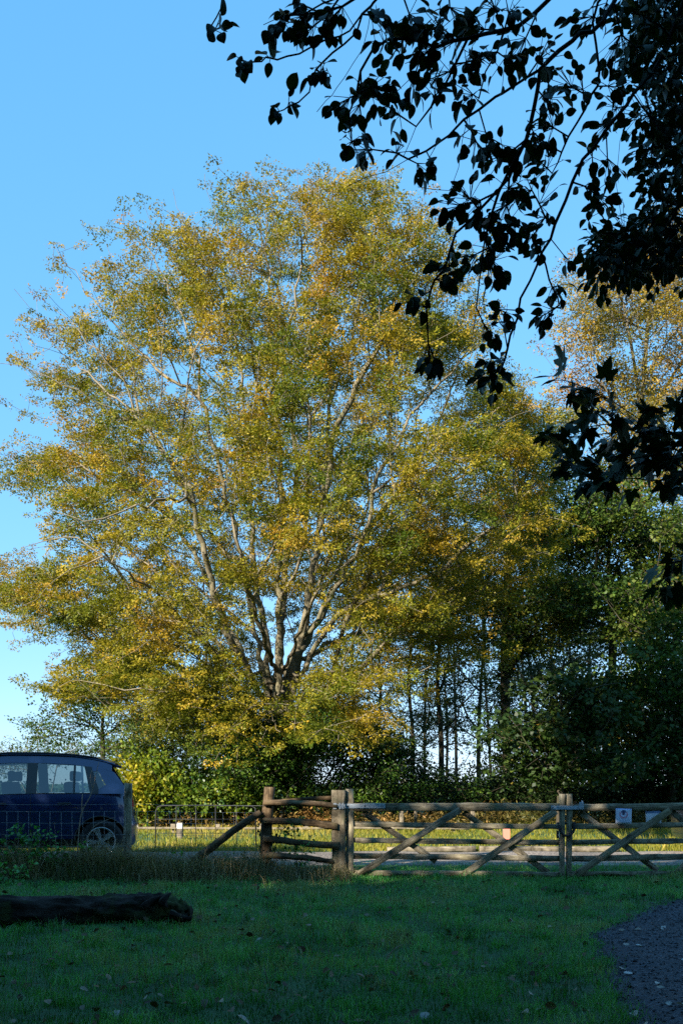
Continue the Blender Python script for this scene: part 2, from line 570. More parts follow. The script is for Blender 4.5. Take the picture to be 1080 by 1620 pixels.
# ------------------------------------------------------------------ wood pieces
def wood_mat(name, dark, mid, light, green=0.0):
    m, nt, b, out = new_mat(name)
    oi = nt.nodes.new('ShaderNodeObjectInfo')
    tc = nt.nodes.new('ShaderNodeTexCoord')
    ad = nt.nodes.new('ShaderNodeVectorMath'); ad.operation = 'ADD'
    sc = nt.nodes.new('ShaderNodeVectorMath'); sc.operation = 'SCALE'; sc.inputs['Scale'].default_value = 0.13
    nt.links.new(oi.outputs['Location'], sc.inputs[0])
    nt.links.new(tc.outputs['Object'], ad.inputs[0]); nt.links.new(oi.outputs['Random'], ad.inputs[1])
    mp = nt.nodes.new('ShaderNodeMapping'); mp.inputs['Scale'].default_value = (0.07, 1, 1)
    nt.links.new(ad.outputs[0], mp.inputs[0])
    n = nt.nodes.new('ShaderNodeTexNoise'); n.inputs['Scale'].default_value = 55; n.inputs['Detail'].default_value = 5; n.inputs['Roughness'].default_value = 0.65
    nt.links.new(mp.outputs[0], n.inputs['Vector'])
    r = ramp(nt, [(0.3, dark), (0.5, mid), (0.7, light)], n.outputs[0])
    n2 = nt.nodes.new('ShaderNodeTexNoise'); n2.inputs['Scale'].default_value = 5; n2.inputs['Detail'].default_value = 6; n2.inputs['Roughness'].default_value = 0.7
    nt.links.new(ad.outputs[0], n2.inputs['Vector'])
    bl = ramp(nt, [(0.34, (0.28, 0.28, 0.27)), (0.5, (0.85, 0.85, 0.85)), (0.64, (1.25, 1.25, 1.22))], n2.outputs[0])
    col = mixrgb(nt, r.outputs[0], bl.outputs[0], 1.0, 'MULTIPLY')
    if green:
        g = ramp(nt, [(0.5, (0, 0, 0)), (0.68, (green, green, green))], n2.outputs[0])
        col = mixrgb(nt, col, (0.07, 0.085, 0.03), g.outputs[0])
    nt.links.new(col, b.inputs['Base Color'])
    b.inputs['Roughness'].default_value = 0.9
    b.inputs['Specular IOR Level'].default_value = 0.15
    add_bump(nt, b, n.outputs[0], 0.5, 0.006)
    return m
M['gate_wood'] = wood_mat('gate_wood', (0.10, 0.083, 0.056), (0.27, 0.228, 0.160), (0.48, 0.42, 0.32), 0.6)
M['post_wood'] = wood_mat('post_wood', (0.08, 0.066, 0.042), (0.20, 0.165, 0.115), (0.36, 0.305, 0.22), 0.6)
M['rail_wood'] = wood_mat('rail_wood', (0.05, 0.034, 0.020), (0.125, 0.085, 0.050), (0.23, 0.165, 0.10), 0.5)
M['pale_wood'] = wood_mat('pale_wood', (0.12, 0.098, 0.07), (0.22, 0.185, 0.135), (0.33, 0.285, 0.22), 0.25)
M['zinc'] = flat_mat('zinc', (0.42, 0.48, 0.55), 0.5, 0.35, 0.5, 0.18, 14)
M['iron'] = flat_mat('iron', (0.035, 0.035, 0.038), 0.6, 0.3, 0.4, 0.3, 30)
M['wire'] = flat_mat('wire', (0.30, 0.31, 0.32), 0.55, 0.4)
M['rubber'] = flat_mat('rubber', (0.012, 0.012, 0.013), 0.75)

def frame_from(p0, p1, side=(0, -1, 0)):
    """matrix with local x along p0->p1 and local y near the side vector"""
    p0 = Vector(p0); p1 = Vector(p1)
    x = (p1 - p0).normalized()
    y = Vector(side); y = (y - x * y.dot(x)).normalized()
    z = x.cross(y)
    mtx = Matrix((x, y, z)).transposed().to_4x4()
    mtx.translation = p0
    return mtx, (p1 - p0).length

def plank(name, p0, p1, w, t, mat, parent, base, side=(0, -1, 0), wear=0.004, seg=10, label=None):
    """a sawn board: w is the height seen from the front, t its thickness; worn and slightly bowed"""
    mtx, L = frame_from(Vector(p0) - Vector(base), Vector(p1) - Vector(base), side)
    bev = min(w, t) * 0.12
    prof = [(-t / 2, -w / 2 + bev), (-t / 2 + bev, -w / 2), (t / 2 - bev, -w / 2), (t / 2, -w / 2 + bev), (t / 2, w / 2 - bev), (t / 2 - bev, w / 2), (-t / 2 + bev, w / 2), (-t / 2, w / 2 - bev)]
    V = []; k = len(prof)
    ph = random.uniform(0, 6)
    for i in range(seg + 1):
        u = i / seg
        bow = 0.004 * math.sin(u * math.pi + ph) * min(1, L)
        for (a, c) in prof:
            V.append((u * L, a + random.gauss(0, wear * 0.4), c + bow + random.gauss(0, wear)))
    F4 = [(i * k + j, i * k + (j + 1) % k, (i + 1) * k + (j + 1) % k, (i + 1) * k + j) for i in range(seg) for j in range(k)]
    ends = [tuple(range(k - 1, -1, -1)), tuple(range(seg * k, seg * k + k))]
    o = link(name, np_mesh(name, np.array(V), [np.array(F4), np.array(ends)]), mat, parent)
    o.matrix_local = mtx
    if label: o['label'] = label
    return o

def pole(name, p0, p1, r0, r1, mat, parent, base, rough=0.12, seg=10, k=9, bend=0.02, squash=1.0):
    """a cleft or round pole with uneven girth"""
    mtx, L = frame_from(Vector(p0) - Vector(base), Vector(p1) - Vector(base))
    V = []
    ph = [random.uniform(0, 6.28) for _ in range(4)]
    lob = [1 + random.gauss(0, rough) for _ in range(k)]
    for i in range(seg + 1):
        u = i / seg
        r = r0 + (r1 - r0) * u
        by = bend * math.sin(u * 3.14 + ph[0] * 0.2) + bend * 0.4 * math.sin(u * 7 + ph[1])
        bz = bend * 0.8 * math.sin(u * 4 + ph[2]) 
        for j in range(k):
            a = j * 2 * math.pi / k
            rr = r * lob[j] * (1 + random.gauss(0, rough * 0.35))
            V.append((u * L, by + rr * math.cos(a), bz + rr * squash * math.sin(a)))
    F4 = [(i * k + j, i * k + (j + 1) % k, (i + 1) * k + (j + 1) % k, (i + 1) * k + j) for i in range(seg) for j in range(k)]
    ends = [tuple(range(k - 1, -1, -1)), tuple(range(seg * k, seg * k + k))]
    o = link(name, np_mesh(name, np.array(V), [np.array(F4), np.array(ends)], smooth=False), mat, parent)
    o.matrix_local = mtx
    return o

def tube_path(name, pts, r, mat, parent=None, base=(0, 0, 0), k=6, r_end=None, closed=False, smooth=True):
    pts = np.array([np.asarray(p, float) for p in pts]) - np.asarray(base, float)
    n = len(pts)
    tan = np.gradient(pts, axis=0)
    tan = nrm(tan)
    ref = np.array([0.21, 0.37, 0.9]) if abs(tan[0] @ np.array([0.21, 0.37, 0.9])) < 0.8 else np.array([0.9, 0.3, 0.1])
    v = nrm(np.cross(tan, ref)); u = np.cross(v, tan)
    ang = np.arange(k) * 2 * np.pi / k
    rr = np.linspace(r, r if r_end is None else r_end, n)
    V = pts[:, None, :] + rr[:, None, None] * (np.cos(ang)[None, :, None] * v[:, None, :] + np.sin(ang)[None, :, None] * u[:, None, :])
    b = (np.arange(n - 1) * k)[:, None]; j = np.arange(k)[None, :]; j2 = (j + 1) % k
    F = np.stack([b + j, b + j2, b + k + j2, b + k + j], axis=2).reshape(-1, 4)
    ends = np.array([list(range(k - 1, -1, -1)), list(range((n - 1) * k, n * k))])
    return link(name, np_mesh(name, V.reshape(-1, 3), [F, ends], smooth=smooth), mat, parent)

def box_mesh(name, sx, sy, sz, bev=0.0, c=(0, 0, 0)):
    bm = bmesh.new()
    bmesh.ops.create_cube(bm, size=1.0)
    for v in bm.verts:
        v.co = Vector((v.co.x * sx + c[0], v.co.y * sy + c[1], v.co.z * sz + c[2]))
    if bev: bmesh.ops.bevel(bm, geom=bm.edges[:], offset=bev, segments=2, affect='EDGES', profile=0.6)
    return bm_mesh(name, bm)

# ------------------------------------------------------------------ gates
GY = 14.7
def G(px, py, dy=0.0):
    p = P(px, py, GY)
    return np.array([p[0], GY + dy, p[2]])

def bolt(parent, base, px, py, dy, r=0.011):
    bm = bmesh.new()
    bmesh.ops.create_cone(bm, cap_ends=True, segments=6, radius1=r, radius2=r * 0.8, depth=0.012)
    me = bm_mesh('bolt', bm)
    o = link('bolt', me, M['iron'], parent)
    o.rotation_euler = (math.radians(90), 0, 0)
    o.location = Vector(G(px, py, dy)) - Vector(base)
    return o

# hanging post of the left gate and the post of the rail fence
def square_post(name, label, px0, px1, py_top, py_bot, depth, cat='gate post', mat='post_wood', lean=0.0):
    a = G((px0 + px1) / 2, py_bot + 8, 0); c = G((px0 + px1) / 2 + lean, py_top, 0)
    w = (px1 - px0) / FPX * GY
    root = empty(name, a)
    o = plank('shaft', a, c, w, depth, M[mat], root, a, side=(0, -1, 0), wear=0.004, seg=14)
    tag(root, label, cat)
    return root

square_post('gate_post', 'thick square weathered post holding the hinge of the longer-seen gate', 525, 547, 1250, 1392, 0.22)

def make_gate(label, stile_px, rails, braces, px_end, far_stile, y_top=1270):
    base = G(stile_px[0], 1388)
    g = empty('field_gate', base)
    tag(g, label, 'gate')
    W = lambda px: px / FPX * GY
    for (xa, xb, ya, yb, dy, w, t) in rails:
        plank('rail', G(xa, ya, dy), G(xb, yb, dy), W(w), t, M['gate_wood'], g, base, seg=16)
    for (x, ytop, ybot, w) in ([stile_px] + ([far_stile] if far_stile else [])):
        plank('stile', G(x, ybot, 0.0), G(x, ytop, 0.0), W(w), 0.085, M['gate_wood'], g, base, seg=12)
    for (xa, ya, xb, yb, dy, w) in braces:
        plank('brace', G(xa, ya, dy), G(xb, yb, dy), W(w), 0.026, M['gate_wood'], g, base, seg=10)
    return g, base

rl = 0.032
gate1, g1b = make_gate('weathered five-bar timber gate hung on the thick post beside the rail fence',
    (553, 1248, 1389, 12),
    [(556, 886, 1276.5, 1277.5, 0.0, 12, 0.07), (556, 886, 1304, 1307.5, 0.004, 8, rl), (556, 886, 1329, 1333, 0.004, 8, rl), (556, 886, 1354.5, 1358, 0.004, 9, rl), (556, 886, 1381, 1383.5, 0.004, 8, rl)],
    [(561, 1386, 727, 1281, -0.034, 10), (574, 1284, 690, 1363, 0.040, 9), (727, 1387, 878, 1283, -0.034, 10), (733, 1285, 868, 1381, 0.040, 9)],
    886, (888.5, 1256, 1391, 8))
gate2, g2b = make_gate('weathered five-bar timber gate with paper notices pinned under its top rail',
    (899.5, 1256, 1391, 8),
    [(902, 1180, 1277, 1275.5, 0.0, 11, 0.07), (902, 1180, 1308, 1303, 0.004, 8, rl), (902, 1180, 1333, 1329, 0.004, 8, rl), (902, 1180, 1358, 1354, 0.004, 9, rl), (902, 1180, 1383, 1381, 0.004, 8, rl)],
    [(904, 1387, 1058, 1282, -0.034, 10), (917, 1284, 1040, 1378, 0.040, 9), (1063, 1283, 1176, 1381, 0.040, 9), (1062, 1386, 1172, 1283, -0.034, 9)],
    1180, (1181, 1250, 1389, 12))
square_post('gate_post', 'square timber post at the far right that carries the notice gate', 1186, 1210, 1248, 1392, 0.22)

# hinge strap of the left gate
def strap(g, base, xa, xb, y, h, dy, name='hinge_strap'):
    me = box_mesh(name, (xb - xa) / FPX * GY, 0.010, h / FPX * GY, 0.002)
    o = link(name, me, M['zinc'], g)
    o.location = Vector(G((xa + xb) / 2, y, dy)) - Vector(base)
    return o
s1 = strap(gate1, g1b, 544, 609, 1275, 7.2, -0.052)
for x in (550, 577, 604):
    b_ = bolt(gate1, g1b, x, 1275, -0.060)
for x0, x1 in ((527, 532.5), (536, 539), (540.5, 543.5)):
    strap(gate1, g1b, x0, x1, 1275, 9.5, -0.122, 'hinge_knuckle')
strap(gate1, g1b, 530, 545, 1275, 6.0, -0.116, 'hinge_pin')
# rope-bolt of the hinge: a flat bar back to the strap
o = link('hinge_bracket', box_mesh('hinge_bracket', 0.012, 0.075, 0.06, 0.002), M['zinc'], gate1)
o.location = Vector(G(545, 1275, -0.088)) - Vector(g1b)

# throw-over latch
strap(gate2, g2b, 870, 921, 1277.5, 6.2, -0.055, 'latch_bar')
strap(gate2, g2b, 914, 921, 1274.5, 11, -0.062, 'latch_plate')
strap(gate2, g2b, 870, 921, 1277.5, 6.2, 0.055, 'latch_bar')
for x in (872, 918): bolt(gate2, g2b, x, 1278, -0.064, 0.008)
plank('latch_handle', G(919, 1273, -0.05), G(919, 1266.5, -0.05), 0.012, 0.012, M['zinc'], gate2, g2b, seg=2)

# chain in a black sleeve looped round both meeting stiles
pts = []
for i in range(29):
    t = i / 28.0
    a = math.pi * 2 * t
    x = 895 + 12.0 * math.cos(a)
    if math.sin(a) <= 0:      # front
        pts.append(G(x, 1303 + 19 * (-math.sin(a)) ** 0.8, -0.062 + 0.02 * abs(math.cos(a))))
    else:
        pts.append(G(x, 1303, 0.066))
ch = tube_path('locking_chain', pts, 0.021, M['rubber'], k=8)
tag(ch, 'black sleeved chain hanging round the meeting stiles of both gates', 'chain')
bm = bmesh.new(); bmesh.ops.create_cube(bm, size=1)
for v in bm.verts: v.co = Vector((v.co.x * 0.045, v.co.y * 0.022, v.co.z * 0.11))
bmesh.ops.bevel(bm, geom=bm.edges[:], offset=0.005, segments=2, affect='EDGES')
pl = empty('padlock', G(881, 1328, -0.03))
tag(pl, 'dark padlock with white face hanging left of the gate chain', 'padlock')
o = link('lock_body', bm_mesh('lock_body', bm), M['iron'], pl); o.location = (0, 0, 0.075)
o = link('face_plate', box_mesh('face_plate', 0.014, 0.004, 0.09, 0.001), flat_mat('lock_white', (0.7, 0.68, 0.62), 0.5), pl); o.location = (0.017, -0.0132, 0.078)
tube_path('shackle', [np.array((-0.014, 0, 0.12)), np.array((-0.014, 0, 0.16)), np.array((0, 0.0, 0.178)), np.array((0.014, 0, 0.16)), np.array((0.014, 0, 0.12))], 0.005, M['zinc'], pl, k=6)

# ------------------------------------------------------------------ notices on the gate
def notice(px0, px1, py0, py1, label, kind, tilt):
    cx = (px0 + px1) / 2; w = (px1 - px0) / FPX * GY; h = (py1 - py0) / FPX * GY
    base = G(cx, py1, -0.052 if kind == 0 else -0.0175)
    r = empty('paper_notice', base)
    r.rotation_euler = (0, tilt, 0)
    tag(r, label, 'notice', 'paper notices on the gate')
    n = 8
    V = []; 
    for j in range(n + 1):
        for i in range(n + 1):
            u = i / n - 0.5; v = j / n
            V.append((u * w, -0.012 * math.sin(v * 2.2) * (1 - v) - 0.006 * (u * 2) ** 2 * (1 - v), v * h))
    F = [(j * (n + 1) + i, j * (n + 1) + i + 1, (j + 1) * (n + 1) + i + 1, (j + 1) * (n + 1) + i) for j in range(n) for i in range(n)]
    me = np_mesh('sheet', np.array(V), np.array(F), smooth=True)
    m, nt, b, out = new_mat('notice_print')
    tc = nt.nodes.new('ShaderNodeTexCoord')
    sx = nt.nodes.new('ShaderNodeSeparateXYZ'); nt.links.new(tc.outputs['Generated'], sx.inputs[0])
    def math_(op, a, c=None):
        q = nt.nodes.new('ShaderNodeMath'); q.operation = op
        for s, v in zip(q.inputs, (a, c)):
            if v is None: continue
            if isinstance(v, (int, float)): s.default_value = v
            else: nt.links.new(v, s)
        return q.outputs[0]
    x = sx.outputs[0]; z = sx.outputs[2]
    paper = (0.62, 0.68, 0.85) if kind == 0 else (0.74, 0.72, 0.80)
    col = None
    def ell(cx, cz, rx, rz):
        a = math_('DIVIDE', math_('SUBTRACT', x, cx), rx); c = math_('DIVIDE', math_('SUBTRACT', z, cz), rz)
        return math_('LESS_THAN', math_('ADD', math_('MULTIPLY', a, a), math_('MULTIPLY', c, c)), 1.0)
    def rect(x0, x1, z0, z1):
        return math_('MULTIPLY', math_('MULTIPLY', math_('GREATER_THAN', x, x0), math_('LESS_THAN', x, x1)), math_('MULTIPLY', math_('GREATER_THAN', z, z0), math_('LESS_THAN', z, z1)))
    if kind == 0:
        grid = math_('MULTIPLY', math_('GREATER_THAN', math_('FRACT', math_('MULTIPLY', z, 11)), 0.55), rect(0.15, 0.85, 0.06, 0.34))
        col = mixrgb(nt, paper, (0.40, 0.46, 0.70), math_('MULTIPLY', grid, 0.6))
        col = mixrgb(nt, col, (0.30, 0.42, 0.78), rect(0.0, 1.0, 0.93, 1.0))
        col = mixrgb(nt, col, (0.62, 0.26, 0.36), ell(0.5, 0.60, 0.27, 0.25))
        col = mixrgb(nt, col, (0.62, 0.66, 0.85), ell(0.5, 0.62, 0.19, 0.18))
        col = mixrgb(nt, col, (0.09, 0.10, 0.20), ell(0.5, 0.80, 0.15, 0.11))
        col = mixrgb(nt, col, (0.10, 0.08, 0.16), rect(0.42, 0.58, 0.58, 0.80))
    else:
        col = mixrgb(nt, paper, (0.16, 0.24, 0.42), rect(0.0, 1.0, 0.80, 1.0))
        grid = math_('MULTIPLY', math_('GREATER_THAN', math_('FRACT', math_('MULTIPLY', z, 13)), 0.6), rect(0.12, 0.88, 0.10, 0.62))
        col = mixrgb(nt, col, (0.45, 0.46, 0.55), math_('MULTIPLY', grid, 0.35))
    nt.links.new(col, b.inputs['Base Color'])
    b.inputs['Roughness'].default_value = 0.35
    o = link('sheet', me, m, r)
    sol = o.modifiers.new('thick', 'SOLIDIFY'); sol.thickness = 0.0015
    for sgn in (-1, 1):
        p = link('staple', box_mesh('staple', 0.014, 0.004, 0.004), M['zinc'], r)
        p.location = (sgn * w * 0.42, -0.004, h * 0.965)
notice(971, 996, 1279, 1303, 'pale notice with red and blue round emblem pinned to the gate', 0, 0.03)
notice(1020, 1044.5, 1282.5, 1303, 'white notice with dark blue heading partly behind the gate brace', 1, -0.02)

# ------------------------------------------------------------------ rail fence left of the gate, brace log, wire fence
rf = empty('rail_fence', G(425, 1388)); rfb = G(425, 1388)
tag(rf, 'short run of four rough cleft rails between the ivy-topped post and gate post', 'rail fence')
pole('post', G(421, 1398), G(426, 1245), 0.085, 0.072, M['rail_wood'], rf, rfb, 0.10, 12)
pole('rail', G(418, 1268, -0.09), G(534, 1276, -0.12), 0.056, 0.045, M['rail_wood'], rf, rfb, 0.16, 14, squash=0.9)
pole('rail', G(418, 1296, -0.09), G(534, 1305.5, -0.12), 0.040, 0.048, M['rail_wood'], rf, rfb, 0.16, 14)
pole('rail', G(417, 1327, -0.09), G(536, 1336, -0.12), 0.047, 0.052, M['rail_wood'], rf, rfb, 0.16, 14)
pole('rail', G(417, 1350, -0.09), G(528, 1364, -0.10), 0.050, 0.038, M['rail_wood'], rf, rfb, 0.16, 14)
pole('rail', G(436, 1266, 0.10), G(524, 1264, 0.10), 0.030, 0.036, M['rail_wood'], rf, rfb, 0.16, 10)

lg = empty('brace_log', G(318, 1356, -0.1)); lgb = G(318, 1356, -0.1)
tag(lg, 'rough bark-covered log leaning diagonally against the rail fence post', 'log')
pole('stem', G(306, 1360, -0.12), G(414, 1286, -0.10), 0.065, 0.048, M['rail_wood'], lg, lgb, 0.14, 16, bend=0.025)

wp = empty('fence_post', G(203, 1384)); wpb = G(203, 1384)
tag(wp, 'round grey fence post standing in front of the blue car tail', 'fence post')
pole('shaft', G(200, 1392), G(204, 1239), 0.062, 0.060, M['gate_wood'], wp, wpb, 0.05, 14, k=12, bend=0.006)
wp2 = empty('fence_post', G(-95, 1380))
tag(wp2, 'round grey fence post beyond the left edge of the picture', 'fence post')
pole('shaft', G(-95, 1392), G(-93, 1240), 0.056, 0.056, M['post_wood'], wp2, G(-95, 1380), 0.05, 14, k=12, bend=0.006)

wf = empty('wire_fence', G(160, 1380)); wfb = G(160, 1380)
tag(wf, 'sagging square-mesh wire stock fence strung in front of the blue car', 'wire fence')
wy = [1272, 1283, 1301, 1320, 1338, 1354, 1368]
def wire_y(y, px):
    u = (px + 95) % 298 / 298.0
    return y + 2.2 * math.sin(u * math.pi) * (1 if px < 203 else 0.5) + (px - 203) * 0.008
for y in wy:
    tube_path('wire', [G(px, wire_y(y, px), -0.062 + 0.004 * math.sin(px * 0.07)) for px in range(-95, 424, 14)], 0.0019, M['wire'], wf, wfb, k=4)
for px in np.arange(-88, 418, 17.0):
    j = random.uniform(-1.5, 1.5)
    tube_path('stay_wire', [G(px + j * 0.3, wire_y(1283, px), -0.066), G(px + j, wire_y(1325, px), -0.066), G(px, wire_y(1368, px), -0.066)], 0.0015, M['wire'], wf, wfb, k=4)

# dark tubular hurdle behind the fence, low timber rail and marker posts on the verge
hb = np.array([P(325, 1330, 19.9)[0], 19.9, float(gz(0, 19.9))])
hu = empty('metal_hurdle', hb)
tag(hu, 'thin dark metal hurdle with rounded top bar standing before the hazel bush', 'hurdle')
def Hh(px, py): return P(px, py, 19.9)
tube_path('top_bar', [Hh(246, 1342), Hh(246.5, 1284), Hh(250, 1276), Hh(258, 1274.5), Hh(320, 1274), Hh(398, 1275), Hh(404, 1279), Hh(405, 1342)], 0.011, M['iron'], hu, hb, k=8)
for x in (279, 310, 341, 374):
    tube_path('upright', [Hh(x, 1274.5), Hh(x, 1342)], 0.008, M['iron'], hu, hb, k=6)
for y in (1296, 1318):
    tube_path('cross_bar', [Hh(246, y), Hh(405, y)], 0.006, M['iron'], hu, hb, k=6)

KY = 26.5
def K(px, py): return P(px, py, KY)
def knee_rail(x0, x1, label, step):
    base = K((x0 + x1) / 2, 1316)
    r = empty('knee_rail', base); tag(r, label, 'low fence')
    plank('rail', K(x0, 1309.5), K(x1, 1311), 0.06, 0.06, M['pale_wood'], r, base, seg=14)
    x = x0 + 8
    while x < x1:
        plank('post', K(x, 1326) + np.array([0, 0.065, 0]), K(x, 1303.5) + np.array([0, 0.065, 0]), 0.13, 0.06, M['pale_wood'], r, base, seg=4)
        x += step
knee_rail(196, 520, 'low timber knee rail on the sunny verge behind the hurdle', 70)
knee_rail(540, 742, 'low timber knee rail seen through the left half of the gate', 84)

def marker(px, pyt, pyb, w, d, label, top, topc):
    z0 = float(gz(P(px, 0, d)[0], d)) - 0.05
    base = np.array([P(px, 0, d)[0], d, z0])
    r = empty('marker_post', base); tag(r, label, 'marker post')
    zt = P(px, pyt, d)[2]
    plank('shaft', base, base + np.array([0, 0, zt - z0]), w, w, M['pale_wood'], r, base, seg=4)
    if top:
        o = link('plate', box_mesh('plate', w * 0.95, 0.012, top, 0.003), flat_mat('plate_' + str(px), topc, 0.5), r)
        o.location = (0, -w / 2 - 0.012, zt - z0 - top / 2 - 0.02)
marker(285, 1301, 1322, 0.13, 23.5, 'short pale post with a white plate behind the wire fence', 0.12, (0.8, 0.8, 0.78))
marker(635, 1277, 1318, 0.12, 28.0, 'pale timber post seen above the second gate bar, left one of two', 0, None)
marker(657, 1281, 1318, 0.09, 28.5, 'pale timber post seen above the second gate bar, right one of two', 0, None)
marker(747, 1281, 1318, 0.11, 28.0, 'pale timber post in dry grass right of the first gate cross', 0, None)
marker(800, 1309.5, 1340, 0.14, 20.6, 'short post with a pink-red plate seen through the second gate cross', 0.22, (0.75, 0.22, 0.16))

# pale timbers edging the far side of the track
def baulk(px0, px1, label):
    d = 18.98
    z = float(gz(0, d)) + 0.055
    a = np.array([P(px0, 0, d)[0], d, z]); c = np.array([P(px1, 0, d)[0], d + 0.04, z])
    r = empty('edging_timber', (a + c) / 2 - np.array([0, 0, 0.075])); tag(r, label, 'timber', 'timbers edging the track')
    plank('baulk', a, c, 0.10, 0.16, M['pale_wood'], r, (a + c) / 2 - np.array([0, 0, 0.075]), seg=14)
baulk(612, 752, 'pale squared timber edging the track behind the left gate, first from the gate post')
baulk(758, 884, 'pale squared timber edging the track behind the left gate, next to the chain')
baulk(893, 978, 'pale squared timber edging the track behind the notice gate')

# ------------------------------------------------------------------ fallen log on the lawn
def fallen_log():
    d = 10.9
    pts = [(-330, 1462, 0.17), (-160, 1452, 0.175), (-40, 1447, 0.18), (60, 1447, 0.165), (150, 1444, 0.15), (210, 1440, 0.155), (255, 1440, 0.165), (285, 1444, 0.13), (303, 1447, 0.085)]
    C = np.array([P(a, b_, d + 0.0009 * (a - 100)) for a, b_, r in pts]); R = np.array([r for *_, r in pts])
    t = np.linspace(0, len(pts) - 1, 80)
    cx = np.stack([np.interp(t, np.arange(len(pts)), C[:, i]) for i in range(3)], axis=1)
    rr = np.interp(t, np.arange(len(pts)), R) * 1.12
    k = 36
    V = []
    for i in range(len(t)):
        for j in range(k):
            a = j * 2 * math.pi / k
            rad = rr[i] * (1 + 0.22 * noise.noise((i * 0.10, math.cos(a) * 2.0, math.sin(a) * 2.0)) + 0.22 * noise.noise((i * 0.22 + 5, math.cos(a) * 5, math.sin(a) * 5)) + 0.13 * noise.noise((i * 0.5, math.cos(a) * 7, math.sin(a) * 7)))
            if i > 66: rad *= 1 + 0.35 * noise.noise((i * 0.45, math.cos(a) * 2 + 9, math.sin(a) * 2))
            V.append((cx[i][0], cx[i][1] + rad * math.cos(a), cx[i][2] + rad * math.sin(a)))
    n = len(t)
    F = [(i * k + j, i * k + (j + 1) % k, (i + 1) * k + (j + 1) % k, (i + 1) * k + j) for i in range(n - 1) for j in range(k)]
    ends = [tuple(range(k - 1, -1, -1)), tuple(range((n - 1) * k, n * k))]
    base = np.array([cx[40][0], cx[40][1], 0.06])
    r = empty('fallen_log', base)
    tag(r, 'dark rotting log lying on the lawn at the left edge', 'log')
    link('stem', np_mesh('stem', np.array(V) - base, [np.array(F), np.array(ends)], smooth=True), M['log'], r)
    # broken stub and slabs of loose bark at the right end
    pole('broken_stub', P(258, 1432, d - 0.05), P(268, 1412, d - 0.05), 0.06, 0.012, M['log'], r, base, 0.25, 6)
    pole('broken_stub', P(225, 1436, d - 0.1), P(262, 1415, d), 0.045, 0.02, M['log'], r, base, 0.25, 6)
    pole('broken_stub', P(270, 1446, d - 0.12), P(304, 1452, d - 0.12), 0.05, 0.02, M['log'], r, base, 0.25, 6)
M['log'] = bark_mat('log_bark', (0.006, 0.005, 0.004), (0.022, 0.017, 0.014), (0.075, 0.062, 0.056), 9, (0.3, 1, 1), 1.0, 0.6)
fallen_log()

# ------------------------------------------------------------------ cars
M['glass'], nt, b, out = new_mat('car_glass')
tr = nt.nodes.new('ShaderNodeBsdfTransparent'); tr.inputs[0].default_value = (0.50, 0.58, 0.58, 1)
gl = nt.nodes.new('ShaderNodeBsdfGlossy'); gl.inputs['Roughness'].default_value = 0.02
fr = nt.nodes.new('ShaderNodeFresnel'); fr.inputs[0].default_value = 2.1
mx = nt.nodes.new('ShaderNodeMixShader')
nt.links.new(fr.outputs[0], mx.inputs[0]); nt.links.new(tr.outputs[0], mx.inputs[1]); nt.links.new(gl.outputs[0], mx.inputs[2])
nt.links.new(mx.outputs[0], out.inputs[0])
M['trim'] = flat_mat('black_trim', (0.012, 0.012, 0.013), 0.35)
M['cabin'] = flat_mat('cabin_cloth', (0.03, 0.03, 0.033), 0.9)
M['alloy'] = flat_mat('alloy', (0.62, 0.63, 0.64), 0.32, 0.75, 0.5)
M['tail_red'] = flat_mat('tail_red', (0.45, 0.012, 0.015), 0.15)
M['tyre'] = flat_mat('tyre', (0.016, 0.016, 0.017), 0.85)
def paint(name, c):
    m, nt, b, out = new_mat(name)
    b.inputs['Base Color'].default_value = (*c, 1)
    b.inputs['Metallic'].default_value = 0.25
    b.inputs['Roughness'].default_value = 0.35
    b.inputs['Coat Weight'].default_value = 1.0
    b.inputs['Coat Roughness'].default_value = 0.04
    return m

